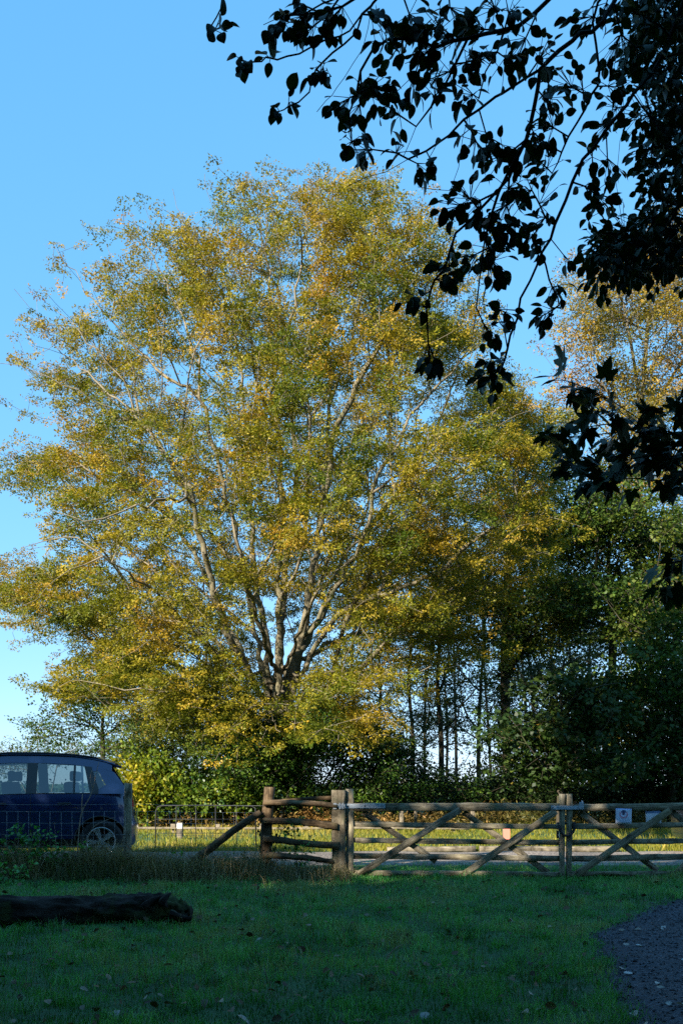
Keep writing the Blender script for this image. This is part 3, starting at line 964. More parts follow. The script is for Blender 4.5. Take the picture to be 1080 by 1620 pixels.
def make_car(label, loc, rotz, pm):
    root = empty('parked_car', loc, (0, 0, rotz)); tag(root, label, 'car', 'cars parked on the track')
    Ln, Wd, nn = 4.2, 0.9, 5.5
    XR, XF = 0.56, 3.25
    def fz(z): return float(np.interp(z, [0.22, 0.35, 0.55, 0.78, 0.84, 0.98, 1.05, 1.14], [0.925, 0.965, 0.985, 0.992, 1.0, 1.0, 0.985, 0.955]))
    def rear(z): return float(np.interp(z, [0.2, 0.35, 0.66, 0.72, 0.95, 1.14], [0.10, 0.01, 0.0, 0.045, 0.06, 0.11]))
    def ztop(x): return float(np.interp(x, [0, 0.3, 1.6, 3.0, 3.2, 3.7, 4.05, 4.2], [1.13, 1.13, 1.125, 1.08, 1.05, 0.97, 0.86, 0.78]))
    def zlow(x, y):
        z = 0.27
        if abs(y) > 0.55:
            for xc in (XR, XF):
                q = 0.40 ** 2 - (x - xc) ** 2
                if q > 0: z = max(z, 0.35 + math.sqrt(q))
        return z
    def shape(x, y, z):
        xx = (x - Ln / 2) / (Ln / 2)
        w = max(0.0, -xx) ** 6
        nx = x + rear(z) * w - 0.5 * rear(z) * max(0, xx) ** 6
        return (nx, y * fz(z), z)
    def half(x):
        xx = abs((x - Ln / 2) / (Ln / 2))
        return Wd * max(0.0, 1 - xx ** nn) ** (1 / nn)
    per = []
    xs_ = np.linspace(0.02, Ln - 0.02, 150)
    per += [(x, half(x)) for x in xs_]
    ye = half(Ln - 0.02)
    per += [(Ln - 0.02 + 0.02 * (1 - (y / ye) ** 2), y) for y in np.linspace(ye, -ye, 16)[1:-1]]
    per += [(x, -half(x)) for x in xs_[::-1]]
    per += [(0.02 - 0.02 * (1 - (y / ye) ** 2), y) for y in np.linspace(-ye, ye, 16)[1:-1]]
    nz_ = 14
    V = []
    for (x, y) in per:
        z0 = zlow(x, y); z1 = ztop(x)
        for j in range(nz_ + 1):
            z = z0 + (z1 - z0) * j / nz_
            V.append(shape(x, y, z))
    n = len(per); s = nz_ + 1
    F = [(i * s + j, ((i + 1) % n) * s + j, ((i + 1) % n) * s + j + 1, i * s + j + 1) for i in range(n) for j in range(nz_)]
    # bonnet / shelf: strips across at the top edge
    nt_ = 8
    top0 = len(V)
    for i in range(150):
        a = V[i * s + nz_]; x = xs_[i]
        j2 = 150 + 14 + (149 - i)
        c = V[j2 * s + nz_]
        for k in range(nt_ + 1):
            u = k / nt_
            crown = 0.05 * (1 - (2 * u - 1) ** 2) if x > 3.0 else 0.0
            V.append((a[0] * (1 - u) + c[0] * u, a[1] * (1 - u) + c[1] * u, a[2] + crown))
    T = [(top0 + i * (nt_ + 1) + k, top0 + i * (nt_ + 1) + k + 1, top0 + (i + 1) * (nt_ + 1) + k + 1, top0 + (i + 1) * (nt_ + 1) + k) for i in range(149) for k in range(nt_)]
    def sub(name, faces):
        f = np.array(faces); ids, inv = np.unique(f, return_inverse=True)
        link(name, np_mesh(name, np.array(V)[ids], inv.reshape(f.shape), smooth=True), pm, root)
    def col_x(i): return per[i][0] if (i < 150 or 164 <= i < 314) else -1
    doors = {}
    rest_f = []
    for f in F:
        i = f[0] // s
        xa = col_x(i); key = None
        if xa > 0 and i not in (149, 313):
            for kx, (a_, b_) in enumerate(((0.98, 1.64), (1.64, 2.85))):
                if a_ <= xa < b_: key = (kx, i < 150)
        if key is None: rest_f.append(f)
        else: doors.setdefault(key, []).append(f)
    bon = [f for f in T if xs_[(f[0] - top0) // (nt_ + 1)] >= 3.12]
    sub('body', rest_f + [f for f in T if xs_[(f[0] - top0) // (nt_ + 1)] < 3.12])
    for v_ in doors.values(): sub('door', v_)
    sub('bonnet', bon)
    u = link('underbody', box_mesh('underbody', 3.9, 1.24, 0.62, 0.05, (2.1, 0, 0.55)), M['rubber'], root)
    # cladding along the sill
    for sg in (1, -1):
        bm = bmesh.new()
        rows = []
        for x in np.linspace(XR + 0.42, XF - 0.42, 30):
            rows.append([bm.verts.new(Vector(shape(x, sg * (half(x) + 0.012), z))) for z in (0.26, 0.33, 0.40)])
        for a, c in zip(rows[:-1], rows[1:]):
            for k in range(2): bm.faces.new((a[k], c[k], c[k + 1], a[k + 1]))
        link('sill', bm_mesh('sill', bm, True), M['trim'], root)
        for xc in (XR, XF):      # arch lip
            pts = []
            for a in np.linspace(-0.12, math.pi + 0.12, 26):
                x = xc + 0.405 * math.cos(a); z = 0.35 + 0.405 * math.sin(a)
                pts.append(np.array(shape(x, sg * (half(x) + 0.004), z)))
            tube_path('arch_trim', pts, 0.016, M['trim'], root, k=6)
        def surf_line(name, xz, r=0.0035, mat='trim', off=0.0):
            tube_path(name, [np.array(shape(x, sg * (half(x) + off), z)) for x, z in xz], r, M[mat], root, k=4)
        surf_line('door_seam', [(1.64, z) for z in np.linspace(0.34, 1.11, 12)])
        surf_line('door_seam', [(0.62 + 0.42 * sstep(1.15, 0.45, z), z) for z in np.linspace(0.74, 1.11, 10)])
        surf_line('door_seam', [(2.85, z) for z in np.linspace(0.34, 1.06, 12)])
        surf_line('window_strip', [(x, ztop(x) - 0.004) for x in np.linspace(0.62, 2.95, 20)], 0.008)
        for x in (1.02, 2.0):
            surf_line('door_handle', [(x + dx, 0.965) for dx in np.linspace(0, 0.2, 6)], 0.014, 'trim', 0.02)
        # tail lamp wrapped round the corner
        bm = bmesh.new(); rows = []
        for (x, y) in [(0.16, half(0.16)), (0.12, half(0.12)), (0.09, half(0.09)), (0.07, half(0.07)), (0.02, half(0.02)), (0.004, 0.42)]:
            f = (half(x) + 0.010) / max(half(x), 0.01) if x > 0.01 else 1.0
            rows.append([bm.verts.new(Vector(shape(x - 0.010, sg * y * f, z))) for z in (0.90, 0.98, 1.08)])
        for a, c in zip(rows[:-1], rows[1:]):
            for k in range(2): bm.faces.new((a[k], c[k], c[k + 1], a[k + 1]))
        link('tail_lamp', bm_mesh('tail_lamp', bm, True), M['tail_red'], root)
        # head lamp
        bm = bmesh.new(); rows = []
        for x in (3.78, 3.9, 4.0, 4.08, 4.15):
            rows.append([bm.verts.new(Vector(shape(x + 0.006, sg * (half(x) + 0.008), z))) for z in (0.66, 0.72, min(0.80, ztop(x) - 0.01))])
        for a, c in zip(rows[:-1], rows[1:]):
            for k in range(2): bm.faces.new((a[k], c[k], c[k + 1], a[k + 1]))
        link('headlamp', bm_mesh('headlamp', bm, True), M['alloy'], root)
    # greenhouse
    def roof_z(x): return float(np.interp(x, [0.40, 0.50, 0.7, 1.0, 1.5, 2.0, 2.45], [1.575, 1.615, 1.66, 1.70, 1.725, 1.725, 1.69]))
    def gy(z): return 0.855 - 0.235 * max(0, z - 1.13) / 0.5
    def side_panel(name, poly, mat, sg, th=0.02, off=0.0):
        bm = bmesh.new()
        vs_ = [bm.verts.new((x, sg * (gy(z) + off), z)) for x, z in poly]
        f = bm.faces.new(vs_)
        if th:
            e = bmesh.ops.extrude_face_region(bm, geom=[f])
            for v in e['geom']:
                if isinstance(v, bmesh.types.BMVert): v.co.y -= sg * th
        return link(name, bm_mesh(name, bm), mat, root)
    zu = lambda x: roof_z(x) - 0.115
    xs2 = np.linspace(0.40, 2.45, 22)
    band = [(x, roof_z(x)) for x in xs2] + [(x, zu(x)) for x in xs2[::-1]]
    xr = np.linspace(1.0, 1.56, 6)
    xf = np.linspace(1.72, 2.45, 6)
    for sg in (1, -1):
        side_panel('roof_rail_panel', band, pm, sg)
        side_panel('rear_pillar', [(0.10, 1.115), (0.60, 1.115), (0.60, 1.19), (0.49, 1.26), (0.62, 1.487), (0.70, 1.475), (0.72, 1.54), (0.70, zu(0.70)), (0.40, zu(0.40) + 0.02), (0.36, 1.46)], pm, sg)
        side_panel('pillar', [(0.60, 1.115), (0.73, 1.115), (0.82, 1.50), (0.84, zu(0.84)), (0.72, zu(0.72)), (0.70, 1.47), (0.60, 1.19)], M['trim'], sg, 0.02, 0.002)
        side_panel('pillar', [(0.965, 1.115), (1.0, 1.115), (1.0, zu(1.0)), (0.965, zu(0.965))], M['trim'], sg, 0.02, 0.003)
        side_panel('pillar', [(1.56, 1.115), (1.72, 1.11), (1.72, zu(1.72)), (1.56, zu(1.56))], M['trim'], sg, 0.03, 0.003)
        side_panel('pillar', [(2.45, zu(2.45)), (2.45, roof_z(2.45)), (3.18, 1.065), (2.98, 1.065)], pm, sg, 0.05, 0.001)
        side_panel('window', [(0.60, 1.19), (0.49, 1.26), (0.62, 1.487), (0.70, 1.475)], M['glass'], sg, 0, -0.008)
        side_panel('window', [(0.73, 1.12), (0.965, 1.12), (0.965, zu(0.965)), (0.84, zu(0.84)), (0.82, 1.5)], M['glass'], sg, 0, -0.008)
        side_panel('window', [(1.0, 1.12), (1.56, 1.12)] + [(x, zu(x)) for x in xr[::-1]], M['glass'], sg, 0, -0.008)
        side_panel('window', [(1.72, 1.115), (2.98, 1.07)] + [(x, zu(x)) for x in xf[::-1]], M['glass'], sg, 0, -0.008)
        rail = [np.array((x, sg * 0.60, roof_z(x) + 0.045 * min(1, 8 * min(u, 1 - u)))) for u, x in [(i / 24, 0.42 + 1.95 * i / 24) for i in range(25)]]
        tube_path('roof_bar', rail, 0.016, M['trim'], root, k=6)
        o = link('mirror', box_mesh('mirror', 0.12, 0.2, 0.14, 0.04), pm, root); o.location = (2.88, sg * 0.98, 1.14)
    V = []; xs3 = np.linspace(0.36, 2.47, 24); ys3 = np.linspace(-1, 1, 15)
    for x in xs3:
        w = gy(roof_z(x)) - 0.002
        for y in ys3: V.append((x, y * w, roof_z(x) + 0.045 * (1 - abs(y) ** 2.6) - 0.004))
    F = [(i * 15 + j, i * 15 + j + 1, (i + 1) * 15 + j + 1, (i + 1) * 15 + j) for i in range(23) for j in range(14)]
    o = link('roof', np_mesh('roof', np.array(V), np.array(F), smooth=True), pm, root)
    o.modifiers.new('thick', 'SOLIDIFY').thickness = 0.03
    o = link('spoiler', box_mesh('spoiler', 0.22, 1.16, 0.04, 0.012), pm, root); o.location = (0.36, 0, 1.572); o.rotation_euler = (0, -0.25, 0)
    def cross(name, a, c, mat):
        bm = bmesh.new()
        q = [bm.verts.new(v) for v in ((a[0], gy(a[1]), a[1]), (a[0], -gy(a[1]), a[1]), (c[0], -gy(c[1]), c[1]), (c[0], gy(c[1]), c[1]))]
        bm.faces.new(q)
        return link(name, bm_mesh(name, bm), mat, root)
    cross('rear_window', (0.38, 1.54), (0.12, 1.14), M['glass'])
    cross('windscreen', (2.44, 1.675), (3.16, 1.075), M['glass'])
    for x, y in ((2.05, 0.37), (2.05, -0.37), (1.08, 0.42), (1.08, 0.0), (1.08, -0.42)):
        o = link('seat', box_mesh('seat', 0.14, 0.46 if x > 1.5 else 0.4, 0.42, 0.05), M['cabin'], root); o.location = (x, y, 1.10); o.rotation_euler = (0, 0.12, 0)
        o = link('headrest', box_mesh('headrest', 0.10, 0.26, 0.17, 0.04), M['cabin'], root); o.location = (x - 0.05, y, 1.40)
    # number plate and rear glass trim
    o = link('number_plate', box_mesh('number_plate', 0.012, 0.52, 0.11, 0.003), flat_mat('plate_yellow', (0.6, 0.45, 0.03), 0.4), root); o.location = (0.02, 0, 0.80)
    # wheels
    prof = [(0.225, -0.09), (0.24, -0.105), (0.30, -0.112), (0.338, -0.10), (0.35, -0.07), (0.352, 0.0), (0.35, 0.07), (0.338, 0.10), (0.30, 0.112), (0.24, 0.105), (0.225, 0.09)]
    def lathe(name, pr, k=40):
        V = [(r * math.cos(2 * math.pi * j / k), y, r * math.sin(2 * math.pi * j / k)) for r, y in pr for j in range(k)]
        F = [(i * k + j, i * k + (j + 1) % k, (i + 1) * k + (j + 1) % k, (i + 1) * k + j) for i in range(len(pr) - 1) for j in range(k)]
        return np_mesh(name, np.array(V), np.array(F), smooth=True)
    tm = lathe('tyre', prof)
    rm = lathe('rim', [(0.205, -0.06), (0.205, 0.085), (0.215, 0.10), (0.232, 0.106), (0.236, 0.095), (0.228, 0.085)])
    bm = bmesh.new()
    for q in range(5):
        for dd in (-0.13, 0.13):
            a = q * 2 * math.pi / 5 + math.pi / 2 + dd
            c0 = Vector((math.cos(a), 0, math.sin(a))); t0 = Vector((-math.sin(a), 0, math.cos(a)))
            pts = []
            for r, w, y in ((0.03, 0.016, 0.085), (0.21, 0.020, 0.094)):
                for s_ in (-1, 1):
                    for dy in (0, -0.022): pts.append(bm.verts.new(c0 * r + t0 * w * s_ + Vector((0, y + dy, 0))))
            a0, a1, a2, a3, b0, b1, b2, b3 = pts
            for f in ((a0, a2, b2, b0), (a1, b1, b3, a3), (a0, b0, b1, a1), (a2, a3, b3, b2)): bm.faces.new(f)
    bmesh.ops.create_cone(bm, cap_ends=True, segments=20, radius1=0.055, radius2=0.05, depth=0.03, matrix=Matrix.Translation((0, 0.085, 0)) @ Matrix.Rotation(math.radians(90), 4, 'X'))
    spm = bm_mesh('spokes', bm)
    dm = lathe('brake_disc', [(0.0, 0.02), (0.2, 0.02)])
    for x in (XR, XF):
        for sg in (1, -1):
            w = link('wheel', tm, M['tyre'], root); w.location = (x, sg * 0.775, 0.35)
            w.rotation_euler = (0, 0.6 * x, 0 if sg > 0 else math.pi)
            link('rim', rm, M['alloy'], w); link('spokes', spm, M['alloy'], w); link('brake_disc', dm, M['iron'], w)
    return root

cx0 = P(217, 0, 15.75)[0]
make_car('blue estate car parked behind the wire fence at the left', (cx0 - 0.20, 15.95 + 0.9, 0.325), math.pi + 0.17, paint('blue_paint', (0.003, 0.020, 0.088)))
fx = P(1062, 0, 19.0)[0]
make_car('dark car nose cut off by the right edge behind the notice gate', (fx + 4.2, 18.2 + 0.4, 0.325), math.pi, paint('dark_paint', (0.006, 0.008, 0.014)))

# ------------------------------------------------------------------ the great beech
BD = 33.0
def B(px, py, dd=0.0): return P(px, py, BD + dd)
beech_outline = [(420, 236), (460, 262), (500, 238), (545, 258), (580, 246), (625, 290), (665, 285), (690, 330), (735, 345), (745, 420), (790, 450), (780, 520), (815, 560), (850, 615), (900, 640),
                 (915, 720), (900, 790), (925, 850), (880, 900), (870, 960), (800, 985), (830, 1040), (770, 1080), (700, 1110), (690, 1150), (620, 1165), (580, 1200), (520, 1185), (480, 1215), (420, 1180), (360, 1215),
                 (330, 1195), (270, 1190), (215, 1150), (150, 1140), (100, 1125), (60, 1095), (80, 1030), (20, 1010), (-45, 960), (-60, 890), (-20, 850), (55, 860), (60, 800), (-10, 810), (-40, 740), (20, 680), (95, 690), (60, 630), (5, 575),
                 (60, 545), (30, 480), (85, 460), (160, 480), (85, 415), (115, 390), (165, 405), (195, 335), (245, 310), (280, 318), (315, 265), (350, 282), (375, 246)]
trunk = [B(446, 1312), B(446, 1240), B(443, 1150), B(441, 1085), B(440, 1062)]
limbs = [trunk,
    [B(432, 1125), B(405, 1085, -0.6), B(385, 1050, -1), B(362, 1008, -1.5), B(345, 960, -2), B(325, 880, -2.5), B(308, 793, -3), B(287, 757, -3), B(267, 728, -3.2), B(250, 708, -3.2), B(225, 675, -3.2), B(208, 638, -3), B(196, 606, -3), B(178, 583, -3), B(140, 540, -3), B(95, 490, -2.5)],
    [B(225, 675, -3.2), B(190, 660, -3.6), B(168, 645, -3.8), B(120, 618, -4), B(60, 590, -4), B(12, 572, -4)],
    [B(215, 655, -3.2), B(185, 630, -3.0), B(150, 600, -2.5), B(100, 560, -2), B(60, 520, -2)],
    [B(430, 1130, 0.3), B(412, 1040, 0.5), B(385, 900, 0), B(350, 750, -1), B(330, 677, -1.2), B(316, 630, -1.5), B(298, 615, -1.5), B(272, 600, -1.5), B(225, 560, -1), B(160, 490, -1), B(105, 420, -0.5), B(80, 385, -0.5)],
    [B(316, 630, -1.5), B(310, 570, -1.5), B(280, 480, -1), B(235, 390, -0.5), B(200, 330, 0)],
    [B(438, 1135, 0.4), B(424, 1050, 0.5), B(405, 920, 1), B(395, 790, 1), B(385, 640, 0.5), B(368, 500, 0), B(345, 380, 0), B(325, 275, 0)],
    [B(368, 500), B(330, 430, -1), B(290, 350, -1), B(270, 300, -1)],
    [B(441, 1140, -0.3), B(442, 1050, -0.6), B(441, 920, -1), B(446, 760, -1.5), B(434, 600, -1.5), B(425, 450, -1), B(418, 330, 0), B(415, 255, 0)],
    [B(434, 600, -1.5), B(465, 480, -2), B(480, 380, -1.5), B(470, 270, -1)],
    [B(448, 1135), B(462, 1060), B(478, 985, 0.5), B(500, 870, 0.5), B(517, 760, 0), B(526, 690, -0.5), B(546, 648, -1), B(590, 560, -1), B(640, 460, -0.5), B(690, 350, 0), B(700, 310, 0)],
    [B(450, 1130, 0.4), B(474, 1050, 0.8), B(492, 950, 2), B(508, 800, 2), B(522, 640, 1.5), B(517, 500, 1), B(512, 380, 0.5), B(503, 250, 0)],
    [B(522, 640, 1.5), B(560, 520, 1.5), B(590, 400, 1), B(600, 280, 0.5)],
    [B(454, 1120, -0.2), B(482, 1055, -0.3), B(508, 1008, -0.5), B(550, 960, -1), B(620, 938, -2), B(690, 908, -3), B(740, 868, -3.5), B(800, 810, -4), B(860, 760, -4)],
    [B(490, 1000), B(540, 915, 0), B(575, 850, -1), B(590, 780, -1.5), B(625, 700, -2), B(665, 640, -2), B(730, 570, -2), B(780, 500, -1)],
    [B(590, 780, -1.5), B(660, 730, -3), B(740, 690, -4), B(840, 650, -4)],
    [B(395, 1070), B(330, 1020, -2), B(275, 965, -4), B(205, 905, -6), B(158, 884, -6.5), B(110, 906, -7), B(70, 930, -7), B(40, 960, -7)],
    [B(158, 884, -6.5), B(120, 850, -6.5), B(60, 860, -6), B(0, 890, -6)],
    [B(308, 793, -3), B(262, 790, -5), B(215, 800, -6), B(165, 818, -6.5), B(110, 820, -6.5), B(50, 780, -6)],
    [B(385, 1040), B(330, 920, 3), B(260, 800, 4), B(180, 740, 4), B(90, 720, 4), B(20, 720, 3)],
    [B(450, 1060), B(470, 1010, -3), B(500, 940, -5), B(520, 850, -6), B(500, 740, -6.5)],
    [B(440, 1070), B(420, 1020, -3), B(390, 930, -5.5), B(370, 820, -6.5), B(380, 700, -6)],
    [B(430, 1080), B(380, 1090, -3), B(320, 1100, -5), B(250, 1090, -6), B(170, 1085, -6), B(90, 1080, -5)],
    [B(460, 1070), B(520, 1065, -3), B(590, 1070, -5), B(660, 1060, -6), B(740, 1050, -5)],
    [B(470, 1050), B(540, 1010, 2), B(620, 1000, 3), B(720, 990, 3), B(800, 960, 2)],
    [B(440, 1050), B(450, 900, 4), B(470, 750, 5), B(450, 600, 5), B(440, 450, 4)],
    [B(470, 1040), B(560, 880, 4), B(640, 760, 5), B(700, 650, 4), B(740, 520, 2)],
    [B(445, 1090), B(440, 1110, -3), B(430, 1130, -5), B(440, 1160, -6.5)],
]
rng = np.random.default_rng(5)
px = rng.uniform(-70, 940, 60000); py = rng.uniform(230, 1220, 60000)
ins = in_poly(px, py, beech_outline)
px, py = px[ins], py[ins]
e = poly_dist(px, py, beech_outline) / FPX * BD
R = 8.5
ec = np.minimum(e, R)
H = np.sqrt(np.maximum(R * R - (R - ec) ** 2, 0)) * (0.62 + 0.38 * sstep(240, 800, py)) + 0.25
sgn = np.where(rng.uniform(0, 1, len(px)) < 0.62, -1, 1)
dy = H * rng.uniform(0, 1, len(px)) ** 0.45 * sgn
T = np.stack([(px - 540) / FPX * (BD + dy), BD + dy, EYE - (py - HOR) / FPX * (BD + dy)], axis=1)
keep = e > 0.5 + 0.35 * rng.uniform(0, 1, len(px)) + 0.5 * sstep(420, 300, py) * sstep(420, 300, px)
# gaps: layered clumps, an open heart round the fork, thin lower rim
g = nz(T * np.array([1, 1, 1.7]), 0.33, 3.1) + 0.6 * nz(T * np.array([1, 1, 1.9]), 0.75, 8.3)
keep &= g > -0.06 - 0.10 * rng.uniform(0, 1, len(px)) - 0.10 * sstep(650, 950, py)
heart = (((px - 440) / 62) ** 2 + ((py - 1025) / 62) ** 2 < 1)
keep &= ~(heart & (rng.uniform(0, 1, len(px)) < 0.9))
gap2 = (((px - 560) / 55) ** 2 + ((py - 1020) / 35) ** 2 < 1) | (((px - 335) / 30) ** 2 + ((py - 1025) / 30) ** 2 < 1) | (((px - 245) / 32) ** 2 + ((py - 625) / 36) ** 2 < 1)
keep &= ~(gap2 & (rng.uniform(0, 1, len(px)) < 0.75))
keep &= rng.uniform(0, 1, len(px)) < 0.85 + 0.15 * sstep(420, 800, py)
T = T[keep]; dyk = dy[keep]; pxk = px[keep]; pyk = py[keep]
o_ = rng.permutation(len(T))
o_ = o_[(pyk[o_] < 1050) | (pxk[o_] < 560) | (rng.uniform(0, 1, len(o_)) < 0.5)][:1700]
cl = T[o_]
axis0 = np.array([B(440, 0)[0], BD, 0.0])
out = []
for c, q in zip(cl, pyk[o_]):
    m_ = int(rng.integers(6, 12))
    rad_ = nrm((c - axis0) * np.array([1, 1, 0.0]) + 1e-6)
    tang = np.array([-rad_[1], rad_[0], 0])
    up_ = 0.40 * sstep(900, 450, q) - 0.28       # upper sprays rise, lower ones hang
    sz = rng.uniform(0.7, 1.25)
    a_ = rng.normal(0, 0.52 * sz, m_); b2 = rng.normal(0, 0.44 * sz, m_); h_ = rng.normal(0, 0.14, m_)
    out.append(c + a_[:, None] * (rad_ + np.array([0, 0, up_])) + b2[:, None] * tang + h_[:, None] * np.array([0, 0, 1.0]))
droops = [(300, 1075), (335, 1100), (370, 1120), (410, 1115), (450, 1105), (490, 1110), (530, 1090), (570, 1080), (610, 1075), (640, 1090), (300, 1130), (345, 1150), (385, 1170), (430, 1150), (470, 1150), (515, 1140), (560, 1125), (600, 1120), (260, 1060), (225, 1075), (180, 1060), (340, 1180), (365, 1195), (480, 1180), (520, 1170), (570, 1160), (250, 1110), (210, 1110)]
for a0, b0 in droops:
    for _ in range(2):
        d0 = rng.uniform(-8.0, -5.5); c = B(a0 + rng.normal(0, 12), b0 + rng.normal(0, 10), d0)
        m_ = int(rng.integers(4, 8))
        out.append(c + rng.normal(0, 1, (m_, 3)) * np.array([0.42, 0.35, 0.13]))
inner = T[rng.permutation(len(T))[:2100]]
mid_ = np.array([B(440, 0)[0], BD, 0.0])
inner = mid_ * np.array([1, 1, 0]) + (inner - mid_ * np.array([1, 1, 0])) * np.array([0.80, 0.0, 1.0]) + np.stack([np.zeros(len(inner)), rng.uniform(0.5, 5.0, len(inner)), np.zeros(len(inner))], axis=1)
inner = inner[inner[:, 2] < 16.5]
beech_targets = np.concatenate(out + [inner])
qx = beech_targets[:, 0] / beech_targets[:, 1] * FPX + 540; qy = HOR - (beech_targets[:, 2] - EYE) / beech_targets[:, 1] * FPX
hole = (((qx - 440) / 72) ** 2 + ((qy - 1005) / 80) ** 2 < 1) & (beech_targets[:, 1] < BD + 2) & (rng.uniform(0, 1, len(qx)) < 0.85)
hole |= (qy > 1210)
beech_targets = beech_targets[~hole]
# keep the pale limbs open to the viewpoint and to the sun
show = []
for li, lo, hi in ((1, 0.25, 0.95), (2, 0.0, 0.9), (3, 0.0, 0.8), (4, 0.35, 0.9), (10, 0.1, 0.7), (8, 0.0, 0.25), (6, 0.0, 0.2), (13, 0.2, 0.8), (14, 0.1, 0.8), (16, 0.35, 1.0), (18, 0.2, 0.9), (5, 0.2, 0.8), (9, 0.3, 0.9)):
    pts_ = resample(limbs[li], 0.6)
    show += pts_[int(lo * len(pts_)):int(hi * len(pts_))]
gone = np.zeros(len(beech_targets), bool)
sv = np.array(S)
for p_ in show:
    for d_, ln_, rr_ in ((nrm(np.array([0, 0, EYE]) - p_), 9.0, 0.40), (sv, 6.0, 0.42)):
        w_ = beech_targets - p_
        t_ = np.clip(w_ @ d_, 0.0, ln_)
        q_ = np.linalg.norm(w_ - t_[:, None] * d_, axis=1)
        gone |= (q_ < rr_) & (t_ > 0.02)
beech_targets = beech_targets[~(gone & (rng.uniform(0, 1, len(gone)) < 0.8))]
# long thin leaders that stand clear of the crown at the left and the top
stray = [(95, 415), (110, 400), (165, 375), (200, 345), (240, 318), (45, 490), (55, 510), (18, 572), (30, 566), (45, 600), (75, 450), (90, 462), (10, 690), (5, 720), (30, 640)]
beech_targets = np.concatenate([beech_targets, np.array([B(a_, b2, rng.uniform(-2, 2)) for a_, b2 in stray for _ in range(3)]) + rng.normal(0, 0.28, (len(stray) * 3, 3))])
def beech_hue(p):
    # browner and thinner towards the top and the outer left, yellow-green lower down
    return 0.10 * sstep(10, 20, p[:, 2]) + 0.05 * sstep(-3, -9, p[:, 0]) - 0.10 * sstep(6, 2, p[:, 2])
def beech_keep(p):
    r = np.random.default_rng(3).uniform(0, 1, len(p))
    thin = 0.06 + 0.12 * sstep(13, 22, p[:, 2]) + 0.22 * sstep(-6, -11, p[:, 0]) * sstep(7, 10, p[:, 2])
    return r > thin
make_tree('beech_tree', 'great spreading beech with gold and olive autumn leaves in the centre', 'tree', limbs, beech_targets, 'beech_leaf',
          tip=0.0066, ex=2.1, bf=0.30, tri=True, flat=0.045, k=72, L=0.36, W=0.29, ll=0.075, lw=0.054, hue=(0.38, 0.36, 0.06), hscale=0.7, fat=0.8, limb_min=0.048, droop=0.12, split=0.055,
          flare=(2.0, 0.35), leaf_keep=beech_keep, extra_hue=beech_hue, rnd=0.42, lrnd=0.55, seed=4, jig=0.05)

# ------------------------------------------------------------------ wood on the right
def blob_targets(blobs, n, D, rng, hollow=0.5, gap=0.0, gs=0.5):
    """blobs: (px, py, rx_px, ry_px, depth_radius_m[, depth_offset])"""
    w = np.array([b_[2] * b_[3] for b_ in blobs], float); w /= w.sum()
    out = []
    for b_, ww in zip(blobs, w):
        k = int(n * ww * 2.2) + 4
        v = nrm(rng.normal(0, 1, (k, 3))) * rng.uniform(0, 1, (k, 1)) ** hollow
        d = D + (b_[5] if len(b_) > 5 else 0) + v[:, 1] * b_[4]
        x = b_[0] + v[:, 0] * b_[2]; y = b_[1] + v[:, 2] * b_[3]
        t = np.stack([(x - 540) / FPX * d, d, EYE - (y - HOR) / FPX * d], axis=1)
        t = t[t[:, 2] > 0.45]
        if gap > -0.9: t = t[nz(t, gs, 2.3) > gap]
        m = max(3, int(n * ww)); nc = max(3, m // 6)
        c = t[:nc]
        c = np.repeat(c, 6, axis=0) + rng.normal(0, 1, (len(c) * 6, 3)) * np.array([0.42, 0.42, 0.15]) * min(1.0, b_[4] / 1.5)
        out.append(c[c[:, 2] > 0.4])
    return np.concatenate(out)

def gp(px, d, sink=0.15):
    x = (px - 540) / FPX * d
    return np.array([x, d, float(gz(x, d)) - sink])

def wood_tree(label, px, D, stems, blobs, n, mat, seed, name='woodland_tree', tip=0.008, ex=2.3, bark='dark_bark', twig='dark_bark', hollow=0.5, gap=0.0, **kw):
    rng = np.random.default_rng(seed)
    tr = blob_targets(blobs, n, D, rng, hollow, gap)
    L = [[gp(px, D)] + [P(a, c, D + (q[0] if q else 0)) for a, c, *q in stems[0]]]
    for s in stems[1:]:
        L.append([P(a, c, D + (q[0] if q else 0)) for a, c, *q in s])
    return make_tree(name, label, 'tree', L, tr, mat, bark=bark, twig=twig, tip=tip, ex=ex, seed=seed, group='trees of the wood on the right', **kw)

# tall gold tree at the right
wood_tree('tall thin-leaved golden tree rising above the wood at the right', 1015, 41,
    [[(1012, 1100), (1008, 900), (1010, 760), (1014, 640)], [(1014, 660), (1000, 560, -1), (985, 480, -1), (975, 420)], [(1014, 640), (1022, 540), (1030, 440), (1040, 380)], [(1010, 700), (960, 620, -2), (920, 540, -2), (890, 500, -2)], [(1012, 690), (1060, 600, 1), (1110, 520, 1)], [(1010, 760), (950, 700, -3), (880, 640, -3)]],
    [(985, 470, 95, 85, 3.5), (930, 560, 70, 80, 3), (1050, 430, 90, 100, 3.5), (1090, 560, 100, 120, 4), (990, 640, 120, 80, 4), (1030, 760, 110, 90, 4)],
    2600, 'gold_leaf', 21, bark='beech_bark', twig='twig_bark', tri=True, k=28, L=0.46, W=0.38, ll=0.10, lw=0.07, hue=(0.45, 0.35, 0.10), gap=-0.05, split=0.06)
